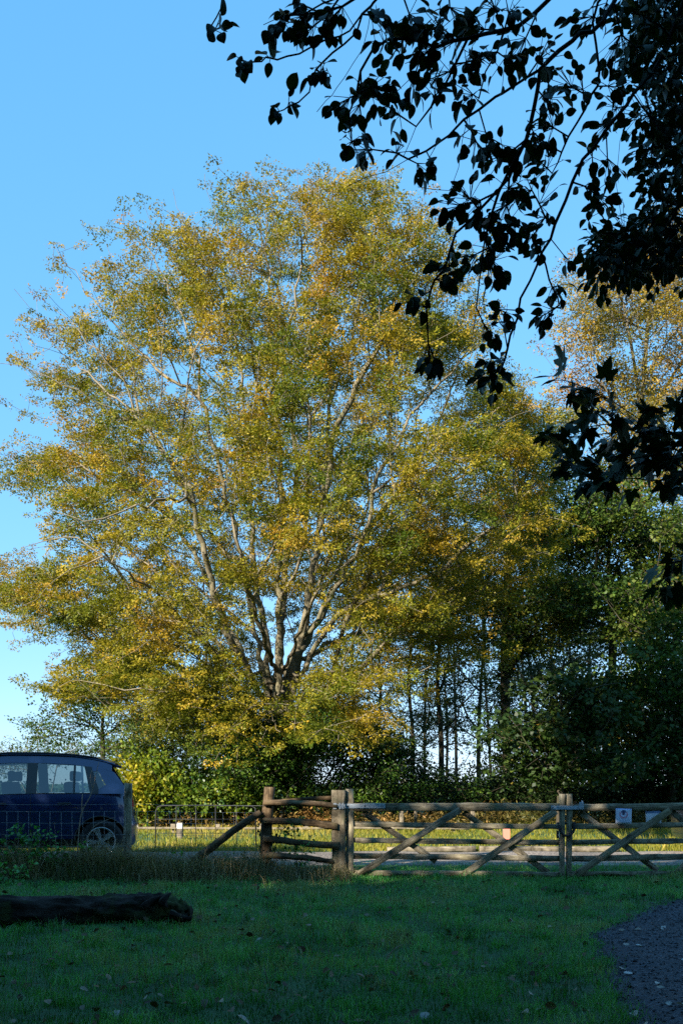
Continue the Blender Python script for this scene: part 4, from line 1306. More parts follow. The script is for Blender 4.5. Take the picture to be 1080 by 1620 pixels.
# olive gold neighbour between the beech and the tall tree
wood_tree('olive gold tree filling the gap right of the great beech', 802, 38.5,
    [[(801, 1150), (799, 1000), (803, 900), (806, 820)], [(806, 830), (790, 740), (780, 660), (790, 600)], [(806, 820), (840, 730, -2), (870, 660, -2), (880, 620, -2)], [(802, 900), (860, 850, -3), (910, 820, -3)], [(801, 950), (740, 900, -2), (700, 880, -2)]],
    [(800, 660, 80, 70, 3.5), (860, 690, 80, 80, 3.5), (840, 800, 95, 90, 4), (780, 850, 90, 90, 4), (890, 860, 70, 80, 3), (720, 930, 90, 60, 3)],
    1700, 'beech_leaf', 22, bark='dark_bark', twig='twig_bark', tri=True, k=34, L=0.45, W=0.38, ll=0.088, lw=0.062, hue=(0.36, 0.32, 0.12), gap=-0.05, split=0.07, tip=0.009)
# greener trees
wood_tree('broad green tree with lime leaf tips under the tall golden tree', 966, 34,
    [[(966, 1150), (968, 1000), (962, 900), (965, 830)], [(965, 850), (930, 800, -2), (890, 790, -2)], [(965, 830), (990, 760, -1), (1020, 720)], [(962, 900), (1030, 850, -2), (1090, 820, -2)], [(966, 960), (910, 920, -3), (870, 930, -3)], [(967, 980), (1040, 950, -3), (1100, 940, -3)]],
    [(900, 840, 75, 75, 3), (980, 800, 90, 80, 3.5), (1060, 830, 90, 90, 3.5), (930, 930, 100, 80, 3.5), (1030, 950, 110, 80, 3.5), (880, 980, 70, 60, 2.5)],
    1900, 'green_leaf', 23, k=22, L=0.42, W=0.36, ll=0.12, lw=0.085, hue=(0.42, 0.35, 0.14), gap=-0.08, split=0.07)
wood_tree('ivy-dark tree with russet patches at the right edge of the wood', 1062, 30,
    [[(1062, 1150), (1066, 1020), (1070, 900)], [(1066, 1050), (1020, 1000, -1), (980, 980, -1)], [(1066, 1000), (1110, 950)], [(1062, 1120), (1010, 1090, -1.5), (970, 1080, -1.5)]],
    [(1050, 960, 80, 70, 2.5), (1040, 1050, 100, 80, 3), (1090, 1120, 100, 90, 3), (1000, 1120, 70, 70, 2.5), (1060, 1200, 110, 60, 2.5)],
    1300, 'green_leaf', 24, k=20, L=0.4, W=0.34, ll=0.13, lw=0.095, hue=(0.40, 0.5, 0.18), gap=-0.1, split=0.06)
# dark low spreading tree in front
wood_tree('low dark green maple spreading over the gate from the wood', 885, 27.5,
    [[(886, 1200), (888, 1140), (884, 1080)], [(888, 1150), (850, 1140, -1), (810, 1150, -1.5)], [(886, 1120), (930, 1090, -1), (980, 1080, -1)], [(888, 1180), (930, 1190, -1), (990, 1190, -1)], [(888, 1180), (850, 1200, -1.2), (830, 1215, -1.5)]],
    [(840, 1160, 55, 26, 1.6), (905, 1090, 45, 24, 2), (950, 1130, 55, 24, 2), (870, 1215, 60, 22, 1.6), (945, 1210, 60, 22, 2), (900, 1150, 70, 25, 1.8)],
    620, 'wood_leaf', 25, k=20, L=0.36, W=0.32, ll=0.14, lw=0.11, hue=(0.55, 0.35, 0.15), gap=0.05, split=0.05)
# thin trunks standing further in
thin = [(650, 43, 640, 'slim trunked tree just right of the beech, first of the row'), (697, 41, 700, 'slim trunked tree second right of the beech, with light sky on both sides'),
        (757, 45, 760, 'slim dark tree in the gap left of the thick ivy trunk'), (846, 47, 700, 'slim dark tree right of the thick ivy trunk'),
        (871, 44, 720, 'slim dark tree, second right of the thick ivy trunk'), (910, 42, 720, 'slim dark tree in front of the deepest shade'), (1003, 46, 700, 'dark trunk in the deep shade under the golden tree'), (600, 47, 900, 'small dark tree half hidden behind the beech boughs'),
        (722, 50, 800, 'thin leaning stem between the second and third slim trunks'), (778, 52, 780, 'thin stem just left of the thick ivy trunk'), (672, 51, 840, 'thin stem between the first two slim trunks'), (830, 50, 800, 'thin stem close right of the thick ivy trunk')]
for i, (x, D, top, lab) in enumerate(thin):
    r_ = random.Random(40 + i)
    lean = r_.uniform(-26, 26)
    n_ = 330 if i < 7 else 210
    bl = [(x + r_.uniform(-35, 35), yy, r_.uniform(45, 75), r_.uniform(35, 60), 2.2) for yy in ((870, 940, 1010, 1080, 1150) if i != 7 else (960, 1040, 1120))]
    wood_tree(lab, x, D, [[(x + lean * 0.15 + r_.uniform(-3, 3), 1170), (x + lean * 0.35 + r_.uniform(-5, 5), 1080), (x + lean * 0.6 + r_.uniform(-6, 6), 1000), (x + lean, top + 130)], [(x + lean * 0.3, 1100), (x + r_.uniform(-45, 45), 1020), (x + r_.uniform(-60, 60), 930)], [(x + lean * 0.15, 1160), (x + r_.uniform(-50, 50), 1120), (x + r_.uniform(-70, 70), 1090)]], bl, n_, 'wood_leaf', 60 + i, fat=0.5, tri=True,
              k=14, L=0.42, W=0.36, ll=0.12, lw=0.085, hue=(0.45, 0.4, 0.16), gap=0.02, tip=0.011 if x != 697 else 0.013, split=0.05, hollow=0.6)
# thick ivy trunk
wood_tree('thick ivy-clad trunk standing alone in the wood behind the gate', 803, 34.5,
    [[(801, 1180), (798, 1100), (796, 1000), (800, 900)]], [(799, 1180, 12, 60, 0.35), (797, 1060, 12, 60, 0.35), (790, 960, 30, 50, 1.0), (830, 1010, 30, 30, 1.0)],
    500, 'wood_leaf', 75, k=14, L=0.2, W=0.18, ll=0.10, lw=0.085, hue=(0.5, 0.4, 0.2), gap=-0.95, tip=0.016, split=0.05)

# deeper rows that close the wood
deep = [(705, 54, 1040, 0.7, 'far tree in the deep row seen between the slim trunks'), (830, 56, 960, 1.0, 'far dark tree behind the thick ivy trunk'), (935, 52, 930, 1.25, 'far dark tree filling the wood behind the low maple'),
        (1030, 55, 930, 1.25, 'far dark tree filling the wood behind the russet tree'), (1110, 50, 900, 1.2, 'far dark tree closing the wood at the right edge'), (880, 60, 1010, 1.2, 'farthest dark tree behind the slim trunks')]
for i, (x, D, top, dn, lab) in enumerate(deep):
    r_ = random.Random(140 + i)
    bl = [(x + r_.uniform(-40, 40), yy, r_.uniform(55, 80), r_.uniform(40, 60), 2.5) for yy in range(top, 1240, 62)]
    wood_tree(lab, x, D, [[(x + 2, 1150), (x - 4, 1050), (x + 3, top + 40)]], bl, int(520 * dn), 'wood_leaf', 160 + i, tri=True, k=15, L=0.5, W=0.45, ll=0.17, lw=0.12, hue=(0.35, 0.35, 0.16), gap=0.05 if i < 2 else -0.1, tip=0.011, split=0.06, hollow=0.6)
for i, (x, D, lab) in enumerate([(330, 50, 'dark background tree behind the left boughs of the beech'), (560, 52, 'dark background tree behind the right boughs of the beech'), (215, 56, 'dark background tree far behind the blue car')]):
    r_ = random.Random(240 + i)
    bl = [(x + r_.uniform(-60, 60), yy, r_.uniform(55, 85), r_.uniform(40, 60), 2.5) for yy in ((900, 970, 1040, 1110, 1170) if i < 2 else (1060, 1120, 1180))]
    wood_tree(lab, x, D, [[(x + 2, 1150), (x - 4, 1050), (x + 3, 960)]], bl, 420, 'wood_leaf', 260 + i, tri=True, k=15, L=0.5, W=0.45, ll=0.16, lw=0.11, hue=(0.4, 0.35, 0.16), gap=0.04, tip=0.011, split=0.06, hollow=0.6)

# ------------------------------------------------------------------ shrubs
def shrub(name, label, px, D, blobs, n, mat, seed, stems=5, **kw):
    rng = np.random.default_rng(seed)
    tr = blob_targets(blobs, n, D, rng, kw.pop('hollow', 0.35), kw.pop('gap', -0.2), 0.9)
    base = gp(px, D, 0.1)
    L = []
    cx = np.mean([b_[0] for b_ in blobs]); 
    for i in range(stems):
        b_ = blobs[i % len(blobs)]
        L.append([base + np.array([rng.uniform(-0.2, 0.2), rng.uniform(-0.2, 0.2), 0.0]) * (i > 0), base * 0.5 + P(b_[0], b_[1], D) * 0.5 + rng.normal(0, 0.12, 3), P(b_[0], b_[1], D)])
    return make_tree(name, label, kw.pop('cat', 'shrub'), L, tr, mat, bark='dark_bark', twig=kw.pop('twig', 'dark_bark'), seed=seed, tip=kw.pop('tip', 0.006), flare=None, step=0.3, **kw)

shrub('holly_shrub', 'large glossy dark holly bush at the foot of the great beech', 470, 30.5,
      [(430, 1235, 80, 55, 1.4), (520, 1225, 85, 60, 1.5), (600, 1240, 75, 48, 1.3), (480, 1275, 120, 30, 1.5), (560, 1180, 60, 40, 1.0)], 1500, 'holly_leaf', 81,
      k=20, L=0.26, W=0.24, ll=0.09, lw=0.055, flat=0.08, upmix=0.3, rnd=0.8, lrnd=0.9, hue=(0.5, 0.35, 0.2), hollow=0.2)
shrub('holly_shrub', 'tall holly bush half hiding the beech trunk above the rail fence', 385, 29.3,
      [(390, 1225, 70, 60, 1.3), (345, 1240, 55, 45, 1.2), (440, 1190, 60, 50, 1.2), (395, 1165, 45, 40, 1.0), (480, 1165, 50, 40, 1.0)], 1300, 'holly_leaf', 86,
      k=20, L=0.26, W=0.24, ll=0.09, lw=0.055, flat=0.08, upmix=0.3, rnd=0.8, lrnd=0.9, hue=(0.55, 0.4, 0.2), hollow=0.25)
shrub('elder_shrub', 'thin grey-green elder bush between the hazel and the beech trunk', 280, 34.0,
      [(260, 1200, 60, 40, 1.4), (310, 1180, 50, 45, 1.3), (215, 1185, 45, 40, 1.3), (350, 1170, 40, 40, 1.2)], 700, 'green_leaf', 87,
      k=16, L=0.32, W=0.28, ll=0.10, lw=0.06, flat=0.08, upmix=0.5, rnd=0.7, lrnd=0.7, hue=(0.45, 0.4, 0.2), hollow=0.5)
shrub('holly_shrub', 'shadowed holly bush between the beech and the slim trunks', 655, 31.5,
      [(640, 1245, 60, 40, 1.2), (700, 1255, 60, 30, 1.2), (610, 1190, 45, 40, 1.0)], 700, 'holly_leaf', 82,
      k=18, L=0.26, W=0.24, ll=0.09, lw=0.055, flat=0.08, upmix=0.3, rnd=0.8, lrnd=0.9, hue=(0.3, 0.35, 0.2), hollow=0.25)
shrub('hazel_shrub', 'bright yellow-green hazel bush right behind the blue car', 235, 29.0,
      [(225, 1235, 45, 42, 1.0), (275, 1255, 60, 36, 1.1), (335, 1255, 50, 34, 1.1), (215, 1285, 30, 20, 0.8), (385, 1265, 40, 25, 1.0)], 900, 'hazel_leaf', 83,
      k=18, L=0.30, W=0.26, ll=0.11, lw=0.09, flat=0.07, upmix=0.5, rnd=0.7, lrnd=0.7, hue=(0.38, 0.4, 0.16), hscale=0.8, hollow=0.35,
      extra_hue=lambda p: 0.45 * sstep(-5.2, -6.2, p[:, 0]) * sstep(1.0, 1.8, p[:, 2]))
shrub('laurel_shrub', 'dense dark understory bush behind the left gate latch', 760, 33.0,
      [(730, 1262, 60, 26, 1.3), (790, 1250, 50, 34, 1.3), (850, 1258, 60, 30, 1.3)], 600, 'wood_leaf', 84, k=22, L=0.3, W=0.28, ll=0.11, lw=0.07, hue=(0.35, 0.3, 0.2), hollow=0.3)
shrub('laurel_shrub', 'dense dark understory bush behind the pinned notices', 980, 31.0,
      [(930, 1255, 70, 30, 1.3), (1010, 1250, 70, 36, 1.3), (1080, 1245, 60, 40, 1.3)], 700, 'wood_leaf', 85, k=22, L=0.3, W=0.28, ll=0.11, lw=0.07, hue=(0.35, 0.3, 0.2), hollow=0.3)

# ------------------------------------------------------------------ left background
wood = lambda **k: k
rng = np.random.default_rng(90)
tr = blob_targets([(150, 1110, 70, 40, 2), (220, 1150, 70, 35, 2), (100, 1140, 50, 35, 1.6), (300, 1150, 60, 40, 2), (190, 1080, 80, 40, 2)], 700, 37, rng, 0.6, -0.02)
make_tree('small_tree', 'small sparse tree with a bare stem rising behind the blue car roof', 'tree',
          [[gp(163, 37), P(163, 1190, 37), P(162, 1150, 37), P(165, 1120, 37)], [P(163, 1170, 37), P(200, 1140, 37), P(250, 1140, 37)], [P(163, 1160, 37), P(120, 1130, 37)]],
          tr, 'green_leaf', bark='dark_bark', twig='dark_bark', k=14, L=0.4, W=0.34, ll=0.11, lw=0.075, hue=(0.35, 0.35, 0.15), seed=90, tip=0.009)
shrub('thorn_bush', 'pale grey-green thorn bush showing over the blue car roof at the left', 70, 40.0,
      [(40, 1190, 45, 22, 1.4), (95, 1185, 45, 26, 1.4), (20, 1205, 60, 25, 1.4), (60, 1155, 30, 22, 1.0)], 420, 'green_leaf', 91, k=14, L=0.3, W=0.28, ll=0.09, lw=0.05, hue=(0.5, 0.3, 0.2), hollow=0.6, twig='twig_bark')
# far hedge line closing the horizon
rng = np.random.default_rng(92)
def hedge(label, x0, x1, D, h, seed, mat, n):
    rng = np.random.default_rng(seed)
    x = rng.uniform(x0, x1, n); y = rng.uniform(-1.2, 1.2, n) + D
    hh = h * (0.75 + 0.35 * np.array([noise.noise((a * 0.25, seed, 0)) for a in x]))
    z = 0.2 + hh * rng.uniform(0, 1, n) ** 0.7
    C = np.stack([x, y, z], axis=1)
    V, F = sprays(C, rng.normal(0, 1, (n, 3)), 12, 0.5, 0.5, 0.22, 0.15, 0.15, 0.3, 0.8, 0.9, 0, rng)
    base = np.array([(x0 + x1) / 2, D, 0.25])
    me = np_mesh('far_hedge', V - base, F, {'hue': np.repeat(rng.uniform(0.1, 0.7, n), 12), 'tone': rng.uniform(0, 1, n * 12)})
    o = link('far_hedge', me, M[mat], None, base)
    tag(o, label, 'hedge')
hedge('distant hedge line low on the horizon behind the whole wood', -34, 36, 62, 1.5, 93, 'wood_leaf', 1500)

# ------------------------------------------------------------------ unseen trees and bushes behind and beside the viewpoint, placed to cast shade
def shade_tree_parts(seed, h, r, zc, zh, n=420):
    rng = np.random.default_rng(seed)
    v = nrm(rng.normal(0, 1, (n, 3))) * rng.uniform(0, 1, (n, 1)) ** 0.45
    C = np.stack([v[:, 0] * r, v[:, 1] * r, zc + v[:, 2] * zh], axis=1)
    trunk_ = [np.array([0, 0, -0.3]), np.array([0.1, 0, h * 0.3]), np.array([0, 0.1, h * 0.7])]
    pos, par, n0 = grow([trunk_], C, 0.4, 1.2)
    pos, par, rad, main, nch = finish(pos, par, n0, 0.02, 2.3, flare=(2, 0.4))
    V, F = tubes(pos, par, rad, main, par >= 0, 7)
    tm = np_mesh('trunk', V, F, smooth=True); tm.materials.append(M['dark_bark'])
    V, F = sprays(pos[n0:], rng.normal(0, 1, (n, 3)), 30, 0.9, 0.8, 0.36, 0.27, 0.25, 0.5, 0.7, 0.7, 0.1, rng)
    fm = np_mesh('foliage', V, F, {'hue': rng.uniform(0, 1, len(F)), 'tone': rng.uniform(0, 1, len(F))}); fm.materials.append(M['shade_leaf'])
    return tm, fm
kinds = [shade_tree_parts(301, 15.0, 4.8, 9.0, 6.0), shade_tree_parts(302, 20.0, 5.4, 12, 8, 560), shade_tree_parts(303, 29.0, 4.4, 24, 5.0, 420)]  # last kind: high crown only, shaped to shade just the right-hand wood
shade_spots = [(-4.5, -3.0, 0, 1.0), (-11, -3.0, 0, 0.92), (-18, -3.0, 0, 0.87), (-25, -3.0, 0, 0.90), (3.5, -4.5, 0, 1.05), (10.5, -1.0, 0, 1.0), (-32, -4, 0, 1.08),
               (-7.5, -10.5, 1, 0.93), (-15.5, -11, 1, 0.90), (-24, -11.5, 1, 0.90), (-33, -10, 1, 0.93), (1.0, -12, 1, 1.05), (9, -10, 1, 1.0), (-13.4, 0.5, 2, 0.88), (6.8, 0.8, 0, 0.85), (-6.5, 0.2, 0, 0.8), (1.2, -1.8, 0, 0.85), (6.4, 4.8, 0, 0.6), (-14.2, 4.5, 0, 0.70), (-19.2, 4.8, 0, 0.70)]  # unseen trees; the last pair added to keep the car in shade
kinds.append(shade_tree_parts(304, 5.5, 4.2, 2.6, 2.9, 300))  # unseen bush form, added to block low sky light from behind
for i in range(9): shade_spots.append((-30 + i * 6.4, -7.0 + 1.2 * math.sin(i * 2.1), 3, 1.0))
shade_spots += [(-12.5, 0.0, 3, 0.9), (11.0, 0.5, 3, 0.9)]
for i, (x, y, k, s_) in enumerate(shade_spots):
    r_ = empty('shade_tree', (x, y, 0), (0, 0, i * 1.3)); r_.scale = (s_, s_, s_)
    tag(r_, 'unseen tree behind or beside the viewpoint, placed to cast shade' if k != 3 else 'unseen dense bush behind the viewpoint, added to block low light', 'tree' if k != 3 else 'bush', 'trees behind the viewpoint' if k != 3 else 'bushes behind the viewpoint')
    a = link('trunk', kinds[k][0], None, r_); f = link('foliage', kinds[k][1], None, r_); f['kind'] = 'stuff'

# ------------------------------------------------------------------ overhanging branches at the upper right
def leaf_mesh(name, kind, seed):
    """one real leaf: stalk, ovate or lobed blade, folded along its midrib and curled; unit length along x"""
    rng = np.random.default_rng(seed)
    if kind == 'ovate':
        us = np.array([0, 0.06, 0.16, 0.30, 0.46, 0.62, 0.76, 0.88, 0.96, 1.0])
        ws = np.array([0.0, 0.13, 0.235, 0.315, 0.335, 0.30, 0.235, 0.135, 0.045, 0.0]) * rng.uniform(0.92, 1.2)
        sk = rng.normal(0, 0.04)
        L, R, Mid = [], [], []
        cu = rng.uniform(0.05, 0.35); fo = rng.uniform(0.1, 0.55)
        for u, w in zip(us, ws):
            zc = -cu * u * u
            y0 = sk * math.sin(u * 3)
            Mid.append((u, y0, zc))
            j1, j2 = (rng.normal(0, 0.012, 2) if 0 < w else (0, 0))
            L.append((u + j1, y0 + w, zc + w * fo)); R.append((u + j2, y0 - w * 1.0, zc + w * fo))
        n = len(us)
        V = Mid + L + R
        F = []
        for i in range(n - 1):
            F.append((i, i + 1, n + i + 1, n + i)); F.append((i, 2 * n + i, 2 * n + i + 1, i + 1))
        bm = bmesh.new()
        vs_ = [bm.verts.new(v) for v in V]
        for f in F:
            try: bm.faces.new([vs_[q] for q in f])
            except ValueError: pass
        bmesh.ops.remove_doubles(bm, verts=bm.verts, dist=1e-5)
        st = [(0, 0.008, 0), (0, -0.008, 0), (-0.28, -0.006, -0.05), (-0.28, 0.006, -0.05)]
    else:
        # five-lobed outline
        pts = []
        lob = [(-150, 0.36), (-128, 0.30), (-105, 0.56), (-84, 0.38), (-62, 0.62), (-48, 0.80), (-32, 0.46), (-20, 0.66), (-9, 0.80), (0, 1.0), (9, 0.80), (20, 0.66), (32, 0.46), (48, 0.80), (62, 0.62), (84, 0.38), (105, 0.56), (128, 0.30), (150, 0.36)]
        bm = bmesh.new()
        c = bm.verts.new((0.0, 0, 0))
        cu = rng.uniform(0.1, 0.4); ring = []
        for a, r in lob:
            a = math.radians(a); r *= 0.62 * rng.uniform(0.93, 1.07)
            x, y = r * math.cos(a), r * math.sin(a)
            ring.append(bm.verts.new((x, y, -cu * (x * x + y * y) + 0.12 * abs(math.sin(2.5 * a)) * r)))
        for a, b_ in zip(ring[:-1], ring[1:]): bm.faces.new((c, a, b_))
        st = [(0, 0.008, 0), (0, -0.008, 0), (-0.5, -0.006, -0.1), (-0.5, 0.006, -0.1)]
    bm.faces.new([bm.verts.new(v) for v in st])
    me = bpy.data.meshes.new(name)
    bm.to_mesh(me); bm.free()
    me.polygons.foreach_set('use_smooth', np.ones(len(me.polygons), bool))
    nf = len(me.polygons)
    for k, v in (('hue', rng.uniform(0, 1)), ('tone', rng.uniform(0.2, 0.8))):
        a = me.attributes.new(k, 'FLOAT', 'FACE'); a.data.foreach_set('value', np.full(nf, v, np.float32))
    me.materials.append(M['near_leaf'])
    return me

OVATE = [leaf_mesh('leaf', 'ovate', i) for i in range(6)]
LOBED = [leaf_mesh('leaf', 'lobed', 20 + i) for i in range(5)]

def leaf_frame(p, d, size, rng, hang=0.35):
    d = nrm(np.asarray(d) + np.array([0, 0, -hang]))
    n = nrm(rng.normal(0, 0.6, 3) + np.array([0, -0.35, 0.9]))
    y = nrm(np.cross(n, d)); z = np.cross(d, y)
    m = Matrix(((d[0], y[0], z[0], p[0]), (d[1], y[1], z[1], p[1]), (d[2], y[2], z[2], p[2]), (0, 0, 0, 1)))
    return m @ Matrix.Diagonal((size, size, size, 1))

def join_leaves(name, frames, meshes, rng, root, base):
    Vs, Fs, hue, tone, off = [], {3: [], 4: []}, {3: [], 4: []}, {3: [], 4: []}, 0
    cache = {}
    for me in meshes:
        co = np.zeros(len(me.vertices) * 3, np.float32); me.vertices.foreach_get('co', co)
        cache[me.name] = (co.reshape(-1, 3), [tuple(p.vertices) for p in me.polygons])
    for i, mt in enumerate(frames):
        me = meshes[i % len(meshes)]
        co, pol = cache[me.name]
        A = np.array(mt)
        Vs.append(co @ A[:3, :3].T + A[:3, 3] - base)
        h, t = rng.uniform(0, 1), rng.uniform(0.2, 0.8)
        for p in pol:
            Fs[len(p)].append([q + off for q in p]); hue[len(p)].append(h); tone[len(p)].append(t)
        off += len(co)
    fl = [np.array(Fs[k]) for k in (3, 4) if Fs[k]]
    me = np_mesh(name, np.concatenate(Vs), fl, {'hue': np.concatenate([hue[k] for k in (3, 4) if Fs[k]]), 'tone': np.concatenate([tone[k] for k in (3, 4) if Fs[k]])}, smooth=True)
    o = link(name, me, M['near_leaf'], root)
    o['kind'] = 'stuff'
    return o

def near_tree(name, label, base, trunk_pts, boughs, clusters, meshes, leaf_px, n_obj, seed, tip=0.0010, ex=2.9, hang=0.35, spread=1.0):
    """clusters: (px, py, depth, leaf count, spread px, in the open?)"""
    rng = np.random.default_rng(seed); random.seed(seed)
    base = np.asarray(base, float)
    root = empty(name, base); tag(root, label, 'tree')
    T = np.array([P(c[0], c[1], c[2]) for c in clusters])
    pos, par, n0 = grow([trunk_pts] + boughs, T, 0.25, 0.10, 0.004)
    # twig ends of each cluster
    pos = list(pos); par = list(par); ends = []
    for ci in range(len(clusters)):
        node = n0 + ci            # order of joining differs; find by position below
    A = np.array(pos)
    for c, t in zip(clusters, T):
        node = int(np.argmin(np.linalg.norm(A - t, axis=1)))
        out = A[node] - A[par[node]] if par[node] >= 0 else np.array([-0.1, 0, -0.1])
        out = nrm(out)
        s = c[4] / FPX * c[2]
        prev = node
        k = c[3]
        for q in range(k):
            o = nrm(out * 0.9 + rng.normal(0, 0.75, 3) + np.array([0, 0, -0.25]))
            p = A[node] + o * s * rng.uniform(0.25, 1.0)
            pos.append(p); par.append(node)
            ends.append((p, o, c))
    pos, par, rad, main, nch = finish(np.array(pos), np.array(par), n0, tip, ex, smooth=1)
    nt0 = len(resample(trunk_pts, 0.10))
    rad[:nt0] = np.maximum(rad[:nt0], np.linspace(0.17, 0.05, nt0))
    loc = pos - base
    sel = par >= 0
    thick = sel & (rad > 0.02)
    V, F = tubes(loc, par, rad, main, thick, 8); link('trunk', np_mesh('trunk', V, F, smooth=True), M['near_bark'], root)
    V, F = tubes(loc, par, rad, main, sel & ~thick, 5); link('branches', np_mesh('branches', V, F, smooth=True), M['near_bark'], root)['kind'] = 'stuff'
    order = sorted(range(len(ends)), key=lambda i: (not ends[i][2][5], ends[i][2][2]))
    rest = []
    for j, i in enumerate(order):
        p, d, c = ends[i]
        size = leaf_px / FPX * 3.4 * rng.uniform(0.72, 1.2)
        mt = leaf_frame(p, d, size, rng, hang)
        if j < n_obj:
            o = link('leaf', meshes[j % len(meshes)], None, root)
            o.matrix_local = Matrix.Translation(-Vector(base)) @ mt
        else: rest.append(mt)
    if rest: join_leaves('foliage', rest, meshes, rng, root, base)
    return root

def Q(pts): return [P(a, b_, d) for a, b_, d in pts]
tb = np.array([4.6, 2.2, 0.0])
trunkN = [tb + np.array([0, 0, -0.2]), tb + np.array([0.1, 0.1, 2.0]), tb + np.array([0.0, 0.3, 4.5]), tb + np.array([-0.2, 0.4, 7.0]), tb + np.array([-0.3, 0.5, 11.0])]
fork = tb + np.array([-0.05, 0.3, 4.6])
top1 = P(1250, -260, 3.9); top2 = P(1120, -160, 3.7)
boughs = [
    [fork, top1, top2, P(1010, -60, 3.6), P(947, 0, 3.5), P(941, 67, 3.5), P(947, 111, 3.45), P(935, 155, 3.45), P(913, 192, 3.4), P(890, 240, 3.4), P(872, 278, 3.4)],
    [P(1120, -160, 3.7), P(1060, 60, 3.7), P(1000, 150, 3.6), P(980, 178, 3.55), P(935, 233, 3.5), P(905, 283, 3.45), P(880, 353, 3.4), P(855, 400, 3.4), P(838, 444, 3.35), P(815, 505, 3.35), P(800, 552, 3.3), P(795, 580, 3.3)],
    [P(1010, -60, 3.6), P(950, 35, 3.4), P(919, 56, 3.35), P(885, 80, 3.3), P(855, 111, 3.25), P(816, 133, 3.2), P(780, 155, 3.2), P(733, 188, 3.15), P(675, 240, 3.1), P(610, 267, 3.1), P(545, 298, 3.05)],
    [P(855, 111, 3.25), P(844, 172, 3.25), P(833, 222, 3.2), P(802, 283, 3.2), P(762, 332, 3.15), P(720, 368, 3.15), P(675, 397, 3.1), P(640, 416, 3.1)],
    [P(1010, -60, 3.6), P(930, -70, 3.3), P(868, 0, 3.2), P(840, 22, 3.15), P(800, 48, 3.1), P(740, 60, 3.05), P(690, 75, 3.0), P(640, 100, 3.0)],
    [P(930, -70, 3.3), P(780, -60, 3.1), P(680, -20, 3.0), P(598, 0, 2.95), P(587, 10, 2.95), P(556, 47, 2.9), P(514, 61, 2.9), P(473, 83, 2.9), P(437, 92, 2.9), P(410, 95, 2.9), P(390, 98, 2.9)],
    [P(575, 25, 2.95), P(560, 50, 2.95), P(528, 89, 2.95), P(500, 110, 2.95), P(487, 150, 2.95), P(456, 168, 2.95), P(436, 178, 2.95)],
    [P(587, 10, 2.95), P(575, 75, 3.0), P(545, 120, 3.0), P(525, 150, 3.0), P(503, 178, 3.0)],
    [P(640, -10, 3.0), P(540, 0, 2.9), P(480, 20, 2.85), P(420, 36, 2.85)],
    [P(560, -40, 2.9), P(420, -60, 2.8), P(352, -10, 2.8), P(346, 25, 2.8), P(331, 48, 2.8)],
    [P(984, 42, 3.7), P(985, 139, 3.7), P(987, 194, 3.7), P(975, 290, 3.7), P(985, 380, 3.7)],
    [fork, P(1300, 250, 4.4), P(1160, 400, 4.3), P(1080, 459, 4.2), P(1031, 491, 4.1), P(1000, 480, 4.1)],
    [P(1110, 440, 4.2), P(1071, 450, 4.15), P(976, 486, 4.1), P(922, 529, 4.0), P(887, 545, 4.0)],
    [P(855, 400, 3.4), P(870, 440, 3.4), P(880, 470, 3.4), P(890, 490, 3.4)],
    [P(833, 222, 3.2), P(790, 300, 3.2), P(760, 420, 3.15), P(745, 520, 3.1)],
    [P(762, 332, 3.15), P(770, 430, 3.1), P(760, 480, 3.1), P(748, 525, 3.1)],
    [P(740, 60, 3.05), P(700, 140, 3.05), P(660, 200, 3.05), P(640, 250, 3.05)],
    [P(800, 48, 3.1), P(770, 120, 3.1), P(730, 220, 3.1), P(715, 300, 3.1), P(660, 290, 3.1)],
    [P(720, 368, 3.15), P(700, 430, 3.1), P(680, 460, 3.1)],
    [P(690, 75, 3.0), P(640, 60, 3.0), P(590, 80, 3.0), P(560, 150, 3.0), P(555, 210, 3.0)],
]
C1 = []
